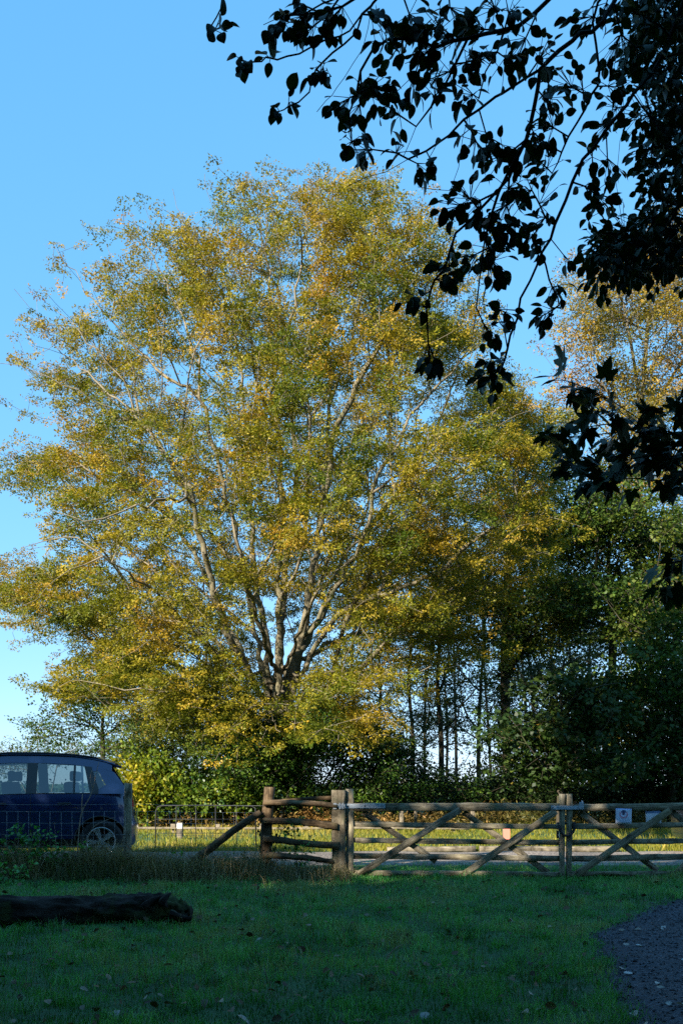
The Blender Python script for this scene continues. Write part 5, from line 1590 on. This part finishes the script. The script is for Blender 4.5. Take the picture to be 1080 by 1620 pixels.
op = [(345, 45, 2.8, 3, 16), (390, 98, 2.9, 4, 20), (428, 92, 2.9, 2, 14), (440, 36, 2.85, 5, 22), (470, 22, 2.88, 6, 26), (505, 20, 2.9, 6, 28), (490, 40, 2.9, 5, 24), (520, 32, 2.92, 4, 22), (545, 15, 2.92, 5, 26),
      (505, 112, 2.95, 5, 18), (455, 160, 2.95, 2, 12), (440, 176, 2.95, 2, 10), (548, 160, 3.0, 5, 24), (565, 172, 3.0, 4, 22), (590, 140, 3.0, 5, 26), (610, 160, 3.0, 4, 22), (575, 128, 3.0, 3, 18),
      (560, 222, 3.05, 5, 22), (580, 235, 3.05, 4, 20), (640, 240, 3.1, 4, 22), (660, 262, 3.1, 3, 20), (680, 250, 3.05, 3, 18), (630, 185, 3.05, 3, 16), (650, 130, 3.0, 5, 24), (685, 150, 3.05, 5, 24), (700, 115, 3.05, 5, 26),
      (640, 70, 3.0, 6, 28), (680, 80, 3.0, 6, 28), (610, 60, 3.0, 5, 26), (720, 60, 3.05, 6, 28), (690, 40, 3.0, 6, 28), (650, 25, 3.0, 6, 28), (735, 100, 3.05, 6, 28), (760, 40, 3.1, 6, 28), (720, 15, 3.0, 6, 30), (590, 25, 2.95, 5, 26), (770, 80, 3.1, 5, 26),
      (810, 20, 3.1, 6, 30), (830, 60, 3.15, 6, 30), (855, 95, 3.2, 6, 28), (800, 95, 3.15, 6, 28), (780, 10, 3.1, 6, 28), (740, 150, 3.1, 5, 24), (775, 215, 3.15, 5, 26), (750, 225, 3.15, 5, 24), (745, 200, 3.15, 4, 22), (790, 245, 3.2, 5, 24), (860, 150, 3.25, 6, 26), (870, 190, 3.3, 6, 26), (900, 130, 3.4, 6, 30),
      (820, 235, 3.2, 6, 26), (845, 215, 3.25, 6, 28), (865, 225, 3.3, 5, 24), (810, 290, 3.2, 6, 26), (740, 310, 3.15, 6, 26), (765, 320, 3.15, 6, 28), (720, 325, 3.15, 5, 24), (790, 330, 3.2, 6, 26), (835, 300, 3.3, 5, 24), (870, 270, 3.4, 6, 26),
      (860, 320, 3.35, 4, 24), (855, 350, 3.35, 4, 22), (840, 370, 3.35, 4, 22), (770, 390, 3.15, 6, 24), (785, 410, 3.15, 6, 26), (750, 405, 3.15, 5, 24), (790, 350, 3.2, 6, 24), (860, 385, 3.4, 3, 18), (812, 345, 3.25, 4, 22),
      (712, 420, 3.1, 4, 22), (690, 440, 3.1, 4, 20), (668, 465, 3.1, 4, 22), (655, 475, 3.1, 2, 16), (715, 392, 3.1, 1, 8), (680, 560, 3.05, 6, 22), (768, 520, 3.1, 5, 20), (795, 510, 3.2, 4, 18), (800, 495, 3.2, 3, 16), (780, 585, 3.3, 6, 24), (790, 570, 3.3, 5, 20), (770, 598, 3.3, 3, 16), (785, 600, 3.3, 4, 18),
      (878, 452, 3.4, 5, 22), (870, 495, 3.4, 5, 18), (860, 500, 3.4, 3, 16), (895, 410, 3.45, 2, 12), (940, 310, 3.5, 5, 26), (950, 330, 3.5, 5, 26), (925, 290, 3.5, 4, 22), (935, 250, 3.5, 4, 22), (960, 255, 3.55, 5, 24), (970, 70, 3.5, 6, 28), (930, 30, 3.45, 6, 30), (955, 10, 3.5, 6, 30), (920, 140, 3.4, 5, 24), (960, 135, 3.5, 5, 24), (975, 165, 3.55, 5, 24), (955, 200, 3.5, 4, 22), (945, 440, 4.0, 4, 20), (960, 445, 4.0, 4, 20)]
C1 += [(a, b_, d + random.uniform(-0.08, 0.08), int(n * 2.6 + 0.5), s * 1.3, True) for a, b_, d, n, s in op]
rng = np.random.default_rng(77)
mass = [(1000, -40), (1150, -40), (1150, 470), (1085, 465), (1045, 430), (1000, 440), (945, 415), (940, 385), (985, 350), (1015, 340), (1035, 300), (1020, 240), (1005, 215), (1010, 150), (995, 60)]
k = 0
while k < 400:
    a, c = rng.uniform(930, 1150), rng.uniform(-40, 480)
    if not in_poly(np.array([a]), np.array([c]), mass)[0]: continue
    if ((a - 1040) / 16) ** 2 + ((c - 232) / 13) ** 2 < 1 or ((a - 1020) / 12) ** 2 + ((c - 140) / 10) ** 2 < 1: continue
    C1.append((a, c, rng.uniform(3.5, 4.8), 9, 34, False)); k += 1
near_tree('overhanging_elm', 'near tree whose dark leafy branches hang across the upper right sky', tb, trunkN, boughs, C1, OVATE, 18.8, 300, 501)

# lobed leaves lower down at the right edge
sb = np.array([5.4, 4.6, 0.0])
trunkS = [sb + np.array([0, 0, -0.2]), sb + np.array([-0.1, 0, 2.0]), sb + np.array([-0.15, 0.1, 4.0]), sb + np.array([0, 0.1, 9.0])]
bough2 = [[sb + np.array([-0.12, 0, 2.6]), P(1250, 770, 4.6), P(1150, 735, 4.5), P(1080, 715, 4.4), P(1020, 690, 4.35), P(960, 670, 4.3), P(905, 680, 4.3)],
          [P(1150, 735, 4.5), P(1080, 760, 4.4), P(1030, 760, 4.4), P(960, 750, 4.35)],
          [P(1020, 690, 4.35), P(970, 640, 4.3), P(930, 615, 4.3), P(895, 600, 4.3)],
          [sb + np.array([-0.12, 0, 2.2]), P(1220, 880, 4.6), P(1120, 880, 4.5), P(1060, 890, 4.5)]]
cs = [(880, 685, 2), (905, 695, 3), (935, 650, 3), (950, 625, 3), (965, 655, 3), (930, 675, 3), (975, 690, 3), (895, 725, 2), (905, 745, 2), (945, 740, 3), (965, 755, 3), (990, 740, 3), (1000, 715, 3), (1040, 660, 3), (1070, 650, 4), (1020, 680, 3), (1055, 690, 4), (1080, 680, 4), (1030, 720, 4), (1065, 720, 4), (1085, 740, 4), (1050, 745, 3), (935, 760, 2), (1000, 765, 2), (1075, 765, 3), (895, 600, 2), (912, 615, 2), (1060, 890, 3), (1078, 880, 4), (1055, 915, 2), (1080, 920, 3), (1110, 700, 5), (1120, 740, 5), (1110, 660, 5)]
C2 = [(a, b_, 4.35 + random.uniform(-0.25, 0.3), int(n * 2.4), 30, True) for a, b_, n in cs]
near_tree('overhanging_maple', 'near tree pushing a dark clump of lobed leaves in from the right edge', sb, trunkS, bough2, C2, LOBED, 60, 300, 502, hang=0.2)

# ------------------------------------------------------------------ grass, bracken, weeds
def blades(P0, h, w, lean, rng, hue, tone, name, mat, seg=2):
    """bent blades: (seg quads and a tip) on each root point"""
    n = len(P0)
    a = rng.uniform(0, 2 * np.pi, n)
    dirv = np.stack([np.cos(a), np.sin(a), np.zeros(n)], axis=1)
    a2 = rng.uniform(0, 2 * np.pi, n)
    side = np.stack([np.cos(a2), np.sin(a2) * 0.5, np.zeros(n)], axis=1)
    up = np.array([0, 0, 1.0])
    b = lean[:, None]
    hh = h[:, None]; ww = w[:, None] * 0.5
    mid = P0 + up * hh * 0.55 + dirv * hh * b * 0.3
    tip = P0 + up * hh * (1 - 0.35 * b) + dirv * hh * b
    V = np.stack([P0 - side * ww, P0 + side * ww, mid + side * ww * 0.8, mid - side * ww * 0.8, tip], axis=1).reshape(-1, 3)
    i = (np.arange(n) * 5)[:, None]
    F4 = i + np.array([[0, 1, 2, 3]]); F3 = i + np.array([[3, 2, 4]])
    return np_mesh(name, V, [F4, F3], {'hue': np.concatenate([hue, hue]), 'tone': np.concatenate([tone, tone])})

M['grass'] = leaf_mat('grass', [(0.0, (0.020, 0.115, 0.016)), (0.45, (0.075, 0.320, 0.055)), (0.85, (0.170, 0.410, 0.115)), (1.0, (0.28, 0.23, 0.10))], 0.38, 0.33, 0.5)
M['verge_grass'] = leaf_mat('verge_grass', [(0.0, (0.085, 0.13, 0.010)), (0.5, (0.24, 0.225, 0.028)), (1.0, (0.44, 0.32, 0.08))], 0.4, 0.5, 0.2)
M['dry_grass'] = leaf_mat('dry_grass', [(0.0, (0.05, 0.085, 0.02)), (0.45, (0.19, 0.15, 0.065)), (1.0, (0.46, 0.35, 0.20))], 0.3, 0.5, 0.3)

def grid_noise(x, y, s, off):
    return np.array([noise.noise((a * s + off, b_ * s - off, off)) for a, b_ in zip(x, y)])

def off_path(x, y, m=0.03):
    return ~(in_poly(x, y, PATH_FINE) & (poly_dist(x, y, PATH_FINE) > m))

rng = np.random.default_rng(600)
# lawn: denser near the viewpoint; clumps follow low-frequency noise
n = 155000
u = rng.uniform(0, 1, n)
y = 5.6 + (14.75 - 5.6) * u ** 0.85
x = rng.uniform(-1, 1, n) * (0.36 * y + 1.3)
k = off_path(x, y, 0.05 + 0.12 * rng.uniform(0, 1, n) ** 2)
x, y = x[k], y[k]
g1 = grid_noise(x, y, 1.1, 4.0); g2 = grid_noise(x, y, 4.0, 9.0)
k = rng.uniform(0, 1, len(x)) < 0.75 + 0.8 * g2
x, y, g1, g2 = x[k], y[k], g1[k], g2[k]
n = len(x)
h = (0.045 + 0.06 * np.clip(g1 + 0.25, 0, 1) + 0.12 * np.clip(g2 - 0.05, 0, 1)) * rng.uniform(0.5, 1.4, n)
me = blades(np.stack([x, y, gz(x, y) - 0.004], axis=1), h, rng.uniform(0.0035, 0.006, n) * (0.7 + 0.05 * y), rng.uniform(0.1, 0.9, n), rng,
            np.clip(0.40 + 1.0 * g1 + 0.4 * g2 + 0.28 * sstep(8.0, 11.0, y) - 0.16 * sstep(8.5, 6.5, y) - 0.15 * sstep(0.5, 3, x) + rng.normal(0, 0.12, n), 0, 0.93), rng.uniform(0, 1, n), 'grass', M['grass'])  # shade gradient put into blade hue: lighter far lawn, darker near and right
tag(link('lawn_grass', me, M['grass']), 'dewy grass covering the foreground lawn, shade gradient tinted in', 'grass', kind='stuff')

# coarser tufts, dead stalks
nt_ = 520
ty = 6.0 + 8.6 * rng.uniform(0, 1, nt_); tx = rng.uniform(-1, 1, nt_) * (0.36 * ty + 0.8)
k = off_path(tx, ty, 0.02); tx, ty = tx[k], ty[k]
per = 42
x = np.repeat(tx, per) + rng.normal(0, 0.055, len(tx) * per) * np.repeat(rng.uniform(0.6, 1.8, len(tx)), per)
y = np.repeat(ty, per) + rng.normal(0, 0.055, len(tx) * per)
hh_ = np.repeat(rng.uniform(0.08, 0.19, len(tx)), per) * rng.uniform(0.5, 1.2, len(x))
hu_ = np.repeat(np.clip(rng.normal(0.45, 0.28, len(tx)), 0, 1), per) + rng.normal(0, 0.08, len(x))
me = blades(np.stack([x, y, gz(x, y) - 0.005], axis=1), hh_, rng.uniform(0.004, 0.008, len(x)), rng.uniform(0.3, 1.3, len(x)), rng, np.clip(hu_, 0, 1), np.repeat(rng.uniform(0, 1, len(tx)), per), 'grass_tufts', M['grass'])
tag(link('grass_tufts', me, M['grass']), 'coarse taller tufts standing out of the shaded lawn', 'grass', kind='stuff')
n = 1500
x = rng.normal(-0.6, 1.6, n); y = rng.uniform(7.2, 13.8, n)
k = off_path(x, y, 0.0); x, y = x[k], y[k]; n = len(x)
me = blades(np.stack([x, y, gz(x, y) - 0.005], axis=1), rng.uniform(0.10, 0.26, n), rng.uniform(0.003, 0.006, n), rng.uniform(0.1, 0.7, n), rng, rng.uniform(0.2, 0.8, n), rng.uniform(0, 0.6, n), 'dead_stalks', M['dry_grass'])
tag(link('dead_stalks', me, M['dry_grass']), 'thin brown dead stalks scattered through the lawn', 'stalks', kind='stuff')

# rough dry growth along the fence line
n = 34000
x = rng.uniform(-9, 0.15, n); y = 14.68 + rng.normal(0, 0.30, n)
dens = np.where(x > -1.1, 0.55, 1.0)
k = rng.uniform(0, 1, n) < dens
x, y = x[k], y[k]; n = len(x)
gn = grid_noise(x, y, 1.6, 2.0)
h = (0.36 + 0.36 * np.clip(gn + 0.35, 0, 1)) * rng.uniform(0.35, 1.3, n) * np.where(x > -1.1, 0.6, 1.0)
me = blades(np.stack([x, y, gz(x, y) - 0.01], axis=1), h, rng.uniform(0.004, 0.009, n), rng.uniform(0.2, 1.2, n), rng,
            np.clip(0.42 + 0.6 * gn + rng.normal(0, 0.25, n), 0, 1), rng.uniform(0, 1, n), 'rough_grass', M['dry_grass'])
tag(link('rough_grass', me, M['dry_grass']), 'tangled dry rough grass along the wire fence foot', 'grass', kind='stuff')
# green strip under the gates
n = 24000
x = rng.uniform(-0.3, 8, n); y = 15.05 + rng.normal(0, 0.42, n)
gn = grid_noise(x, y, 2.0, 5.0)
h = (0.07 + 0.10 * np.clip(gn + 0.3, 0, 1)) * rng.uniform(0.4, 1.3, n)
me = blades(np.stack([x, y, gz(x, y) - 0.01], axis=1), h, rng.uniform(0.004, 0.008, n), rng.uniform(0.1, 0.9, n), rng,
            np.clip(0.45 + 0.5 * gn + rng.normal(0, 0.2, n), 0, 1), rng.uniform(0, 1, n), 'gate_grass', M['grass'])
tag(link('gate_grass', me, M['grass']), 'green grass growing up under the bottom bars of both gates', 'grass', kind='stuff')
# sunny verge
n = 48000
y = 18.98 + 15 * rng.uniform(0, 1, n) ** 1.4
x = rng.uniform(-1, 1, n) * (0.36 * y + 2)
gn = grid_noise(x, y, 0.5, 7.0); g2 = grid_noise(x, y, 2.0, 1.0)
h = (0.08 + 0.10 * np.clip(gn + g2 + 0.2, 0, 1) + 0.10 * sstep(24, 29, y)) * rng.uniform(0.5, 1.4, n)
me = blades(np.stack([x, y, gz(x, y) - 0.01], axis=1), h, rng.uniform(0.013, 0.023, n), rng.uniform(0.1, 0.9, n), rng,
            np.clip(0.35 + 0.4 * gn + 0.2 * g2 + 0.35 * sstep(23, 28, y) * (x < 1.5) + rng.normal(0, 0.15, n), 0, 1), rng.uniform(0, 1, n), 'verge_grass', M['verge_grass'])
tag(link('verge_grass', me, M['verge_grass']), 'sunlit bright green grass on the verge beyond the track', 'grass', kind='stuff')
# bracken and dead stems behind the verge
n = 1500
x = rng.uniform(-9, 9.5, n); y = 28.2 + rng.uniform(0, 2.6, n)
hgt = np.where(x < 3, 0.42, 0.6)
C = np.stack([x, y, gz(x, y) + hgt * rng.uniform(0.1, 1.0, n)], axis=1)
V, F = sprays(C, rng.normal(0, 1, (n, 3)), 16, 0.34, 0.2, 0.13, 0.04, 0.04, 0.7, 0.6, 0.6, 0.25, rng)
hb_ = np.clip(0.62 - 0.45 * sstep(0, 5, x) + 0.5 * grid_noise(x, y, 0.8, 3), 0, 1)
me = np_mesh('bracken', V, F, {'hue': np.clip(np.repeat(hb_, 16) + rng.normal(0, 0.12, n * 16), 0, 1), 'tone': rng.uniform(0, 1, n * 16)})
tag(link('bracken', me, M['bracken']), 'rusty autumn bracken band at the back of the verge', 'bracken', kind='stuff')

# broad weeds and brambles in front of the car and along the fence
def weed(px, d, hm, n, seed, label, mat='grass', cat='weed', leaf=0.07, wide=0.25):
    rng = np.random.default_rng(seed)
    base = gp(px, d, 0.02)
    L = []; T = []
    for i in range(n):
        tip = base + np.array([rng.normal(0, wide), rng.normal(0, wide * 0.6), hm * rng.uniform(0.5, 1.0)])
        midp = base * 0.5 + tip * 0.5 + np.array([0, 0, hm * 0.15])
        L.append([base + rng.normal(0, 0.03, 3) * (i > 0), midp, tip])
        for q in range(5): T.append(base + (tip - base) * rng.uniform(0.3, 1.0) + rng.normal(0, 0.05, 3))
    return make_tree('bramble', label, cat, L, np.array(T), mat, bark='rail_stem', twig='rail_stem', k=5, L=leaf * 1.2, W=leaf, ll=leaf, lw=leaf * 0.7, tip=0.0022, ex=3.0, step=0.1, flare=None, split=0.03, seed=seed, hue=(0.4, 0.4, 0.2), flat=0.02, group='brambles along the fence')
M['rail_stem'] = flat_mat('weed_stem', (0.10, 0.075, 0.05), 0.9, 0, 0.2, 0.3)
weed(20, 14.55, 0.95, 9, 701, 'leafy bramble clump at the left edge below the car door')
weed(62, 14.5, 1.05, 6, 702, 'tall leafy weed standing in front of the car door seam')
weed(95, 14.6, 0.75, 6, 703, 'low weed clump between the door seam and the rear wheel')
weed(12, 13.9, 0.3, 8, 704, 'low bright nettle patch on the lawn at the left edge')
weed(288, 14.75, 0.45, 4, 705, 'thin bramble halfway between fence post and leaning log', leaf=0.05)
weed(345, 14.8, 0.55, 5, 706, 'scrubby weed growing through the wire under the leaning log', leaf=0.05)
weed(395, 14.75, 0.5, 4, 707, 'dry weed tuft at the foot of the rail fence post', 'dry_grass', leaf=0.05)
weed(470, 14.65, 0.95, 6, 708, 'ivy and bramble climbing through the four rails', leaf=0.055, wide=0.2)
weed(430, 14.75, 1.35, 6, 709, 'ivy sprigs covering the top of the rail fence post', 'wood_leaf', leaf=0.06, wide=0.14)

# bare saplings and a curved cane in front of the car
def cane(label, pts, r, seed):
    random.seed(seed)
    b0 = P(*pts[0])
    r_ = empty('bare_sapling', b0); tag(r_, label, 'sapling')
    P3 = resample([P(*p) for p in pts], 0.05)
    tube_path('stem', P3, r, M['cane'], r_, b0, k=6, r_end=r * 0.45)
    return r_, b0
M['cane'] = flat_mat('cane', (0.26, 0.20, 0.15), 0.8, 0, 0.2, 0.3)
r_, b0 = cane('pale forked bare sapling crossing the rear side window of the blue car', [(123, 1350, 14.45), (125, 1318, 14.45), (130, 1285, 14.45), (145, 1255, 14.45), (152, 1225, 14.45), (157, 1205, 14.45)], 0.010, 1)
tube_path('twig', resample([P(130, 1285, 14.45), P(130, 1268, 14.44), P(131, 1256, 14.44)], 0.05), 0.008, M['cane'], r_, b0, k=5, r_end=0.006)
tube_path('twig', resample([P(147, 1248, 14.45), P(143, 1232, 14.42), P(146, 1218, 14.42)], 0.05), 0.005, M['cane'], r_, b0, k=5, r_end=0.003)
cane('thin cane arching over the rear wheel of the blue car', [(137, 1352, 14.4), (138, 1330, 14.4), (148, 1309, 14.4), (165, 1299, 14.4), (184, 1292, 14.4)], 0.006, 2)
cane('short dry stalk between the door seam and the forked sapling', [(90, 1350, 14.4), (88, 1320, 14.4), (86, 1300, 14.4)], 0.005, 3)
cane('bare stick poking up from the lawn in the middle foreground', [(606, 1532, 8.6), (614, 1512, 8.6), (626, 1500, 8.6), (637, 1494, 8.6)], 0.007, 4)
cane('short broken stick upright in the grass below the rail fence', [(425, 1560, 8.0), (422, 1546, 8.0), (418, 1532, 8.0)], 0.007, 5)

# ------------------------------------------------------------------ loose stones on the path, fallen leaves
rng = np.random.default_rng(800)
n = 9000
x = rng.uniform(1.0, 5.5, n); y = rng.uniform(5.5, 12.5, n)
k = in_poly(x, y, PATH_FINE) | ((poly_dist(x, y, PATH_FINE) < 0.12) & (rng.uniform(0, 1, n) < 0.25))
x, y = x[k], y[k]; n = len(x)
oct_ = np.array([(1, 0, 0), (0, 1, 0), (-1, 0, 0), (0, -1, 0), (0, 0, 0.7), (0, 0, -0.5)], float)
tri = np.array([(0, 1, 4), (1, 2, 4), (2, 3, 4), (3, 0, 4), (1, 0, 5), (2, 1, 5), (3, 2, 5), (0, 3, 5)])
s_ = rng.uniform(0.006, 0.017, n) * (1 + 0.9 * (rng.uniform(0, 1, n) > 0.96))
V = oct_[None] * (s_[:, None, None] * rng.uniform(0.6, 1.3, (n, 6, 1)))
a = rng.uniform(0, 6.28, n); ca, sa = np.cos(a)[:, None], np.sin(a)[:, None]
V = np.stack([V[..., 0] * ca - V[..., 1] * sa, V[..., 0] * sa + V[..., 1] * ca, V[..., 2]], axis=2)
V = V + np.stack([x, y, gz(x, y) + 0.026], axis=1)[:, None, :]
F = (np.arange(n) * 6)[:, None, None] + tri[None]
me = np_mesh('loose_stones', V.reshape(-1, 3), F.reshape(-1, 3), {'hue': np.repeat(rng.uniform(0, 1, n), 8), 'tone': np.repeat(rng.uniform(0, 1, n), 8)})
M['stone'] = leaf_mat('stone', [(0, (0.014, 0.016, 0.022)), (0.6, (0.035, 0.040, 0.052)), (1, (0.13, 0.138, 0.155))], 0, 0.7, 0.3)
tag(link('loose_stones', me, M['stone']), 'loose grey stones strewn over the gravel path', 'gravel', kind='stuff')

M['pale_leaf'] = leaf_mat('pale_leaf', [(0, (0.22, 0.20, 0.16)), (1, (0.42, 0.42, 0.42))], 0.15, 0.4, 0.5)
PALE = []
for me in OVATE[:4]:
    c = me.copy(); c.name = 'fallen_leaf'; c.materials.clear(); c.materials.append(M['pale_leaf']); PALE.append(c)
def fallen(px, py, size, label, z=0.05, rot=0.0):
    d = (EYE - z) * FPX / (py - HOR)
    p = P(px, py, d)
    o = link('fallen_leaf', PALE[int(px) % 4], None, None)
    o.location = (p[0], p[1], float(gz(p[0], p[1])) + z)
    o.rotation_euler = (random.uniform(-0.4, 0.3), random.uniform(-0.2, 0.3), rot)
    o.scale = (size * 0.8, size * 0.8, size * 0.8)
    tag(o, label, 'leaf', 'pale fallen leaves on the lawn')
fl = [(808, 1466, 0.10, 'pale fallen leaf alone on the lawn nearest the path top'), (888, 1559, 0.14, 'large pale fallen leaf left of the path in deep shade'), (835, 1602, 0.11, 'pale fallen leaf low on the lawn left of the path bottom'),
      (862, 1596, 0.09, 'small pale fallen leaf just right of the low one near the path'), (674, 1597, 0.12, 'pale fallen leaf at the bottom middle of the lawn'), (780, 1616, 0.11, 'pale fallen leaf cut by the bottom edge'),
      (560, 1610, 0.12, 'brownish fallen leaf at the bottom edge left of centre'), (535, 1490, 0.10, 'pale fallen leaf in mid lawn below the gate post'), (492, 1470, 0.09, 'small pale fallen leaf on the lawn below the rail fence'),
      (415, 1483, 0.10, 'pale fallen leaf on the lawn right of the log'), (187, 1594, 0.12, 'pale fallen leaf low on the lawn at the left'), (375, 1608, 0.13, 'grey fallen leaf on the lawn low left of the middle'), (688, 1545, 0.08, 'small pale fallen leaf halfway down the lawn')]
random.seed(9)
for i, (a, b_, s__, lab) in enumerate(fl): fallen(a, b_, s__, lab, rot=i * 1.1)
rng = np.random.default_rng(801)
fr = []
while len(fr) < 60:
    x, y = rng.uniform(1.2, 4.5), rng.uniform(5.8, 11.5)
    if not in_poly(np.array([x]), np.array([y]), PATH_FINE)[0]: continue
    fr.append(Matrix.Translation((x, y, float(gz(x, y)) + 0.035)) @ Matrix.Rotation(rng.uniform(0, 6.28), 4, 'Z') @ Matrix.Rotation(rng.normal(0, 0.25), 4, 'X') @ Matrix.Diagonal((0.08, 0.08, 0.08, 1)))
lit = empty('leaf_litter', (2.5, 8, 0)); 
o = join_leaves('scattered_leaves', fr, PALE, rng, lit, np.array([2.5, 8, 0.0]))
o.data.materials.clear(); o.data.materials.append(M['pale_leaf'])
tag(lit, 'pale dead leaves scattered over the gravel path', 'leaf litter', kind='stuff')

M['dull_leaf'] = leaf_mat('dull_leaf', [(0, (0.05, 0.035, 0.02)), (0.7, (0.15, 0.10, 0.05)), (1, (0.26, 0.22, 0.16))], 0.1, 0.6, 0.2)
fr = []
while len(fr) < 420:
    y = rng.uniform(5.8, 14.0); x = rng.uniform(-1, 1) * (0.36 * y + 0.4) + 0.25
    if in_poly(np.array([x]), np.array([y]), PATH_FINE)[0]: continue
    sz = rng.uniform(0.05, 0.085)
    fr.append(Matrix.Translation((x, y, float(gz(x, y)) + rng.uniform(0.03, 0.07))) @ Matrix.Rotation(rng.uniform(0, 6.28), 4, 'Z') @ Matrix.Rotation(rng.normal(0, 0.5), 4, 'X') @ Matrix.Rotation(rng.normal(0, 0.4), 4, 'Y') @ Matrix.Diagonal((sz, sz, sz, 1)))
lit = empty('leaf_litter', (0, 10, 0))
o = join_leaves('scattered_leaves', fr, PALE, rng, lit, np.array([0, 10, 0.0]))
o.data.materials.clear(); o.data.materials.append(M['dull_leaf'])
tag(lit, 'dull brown leaves sprinkled over the whole shaded lawn', 'leaf litter', kind='stuff')
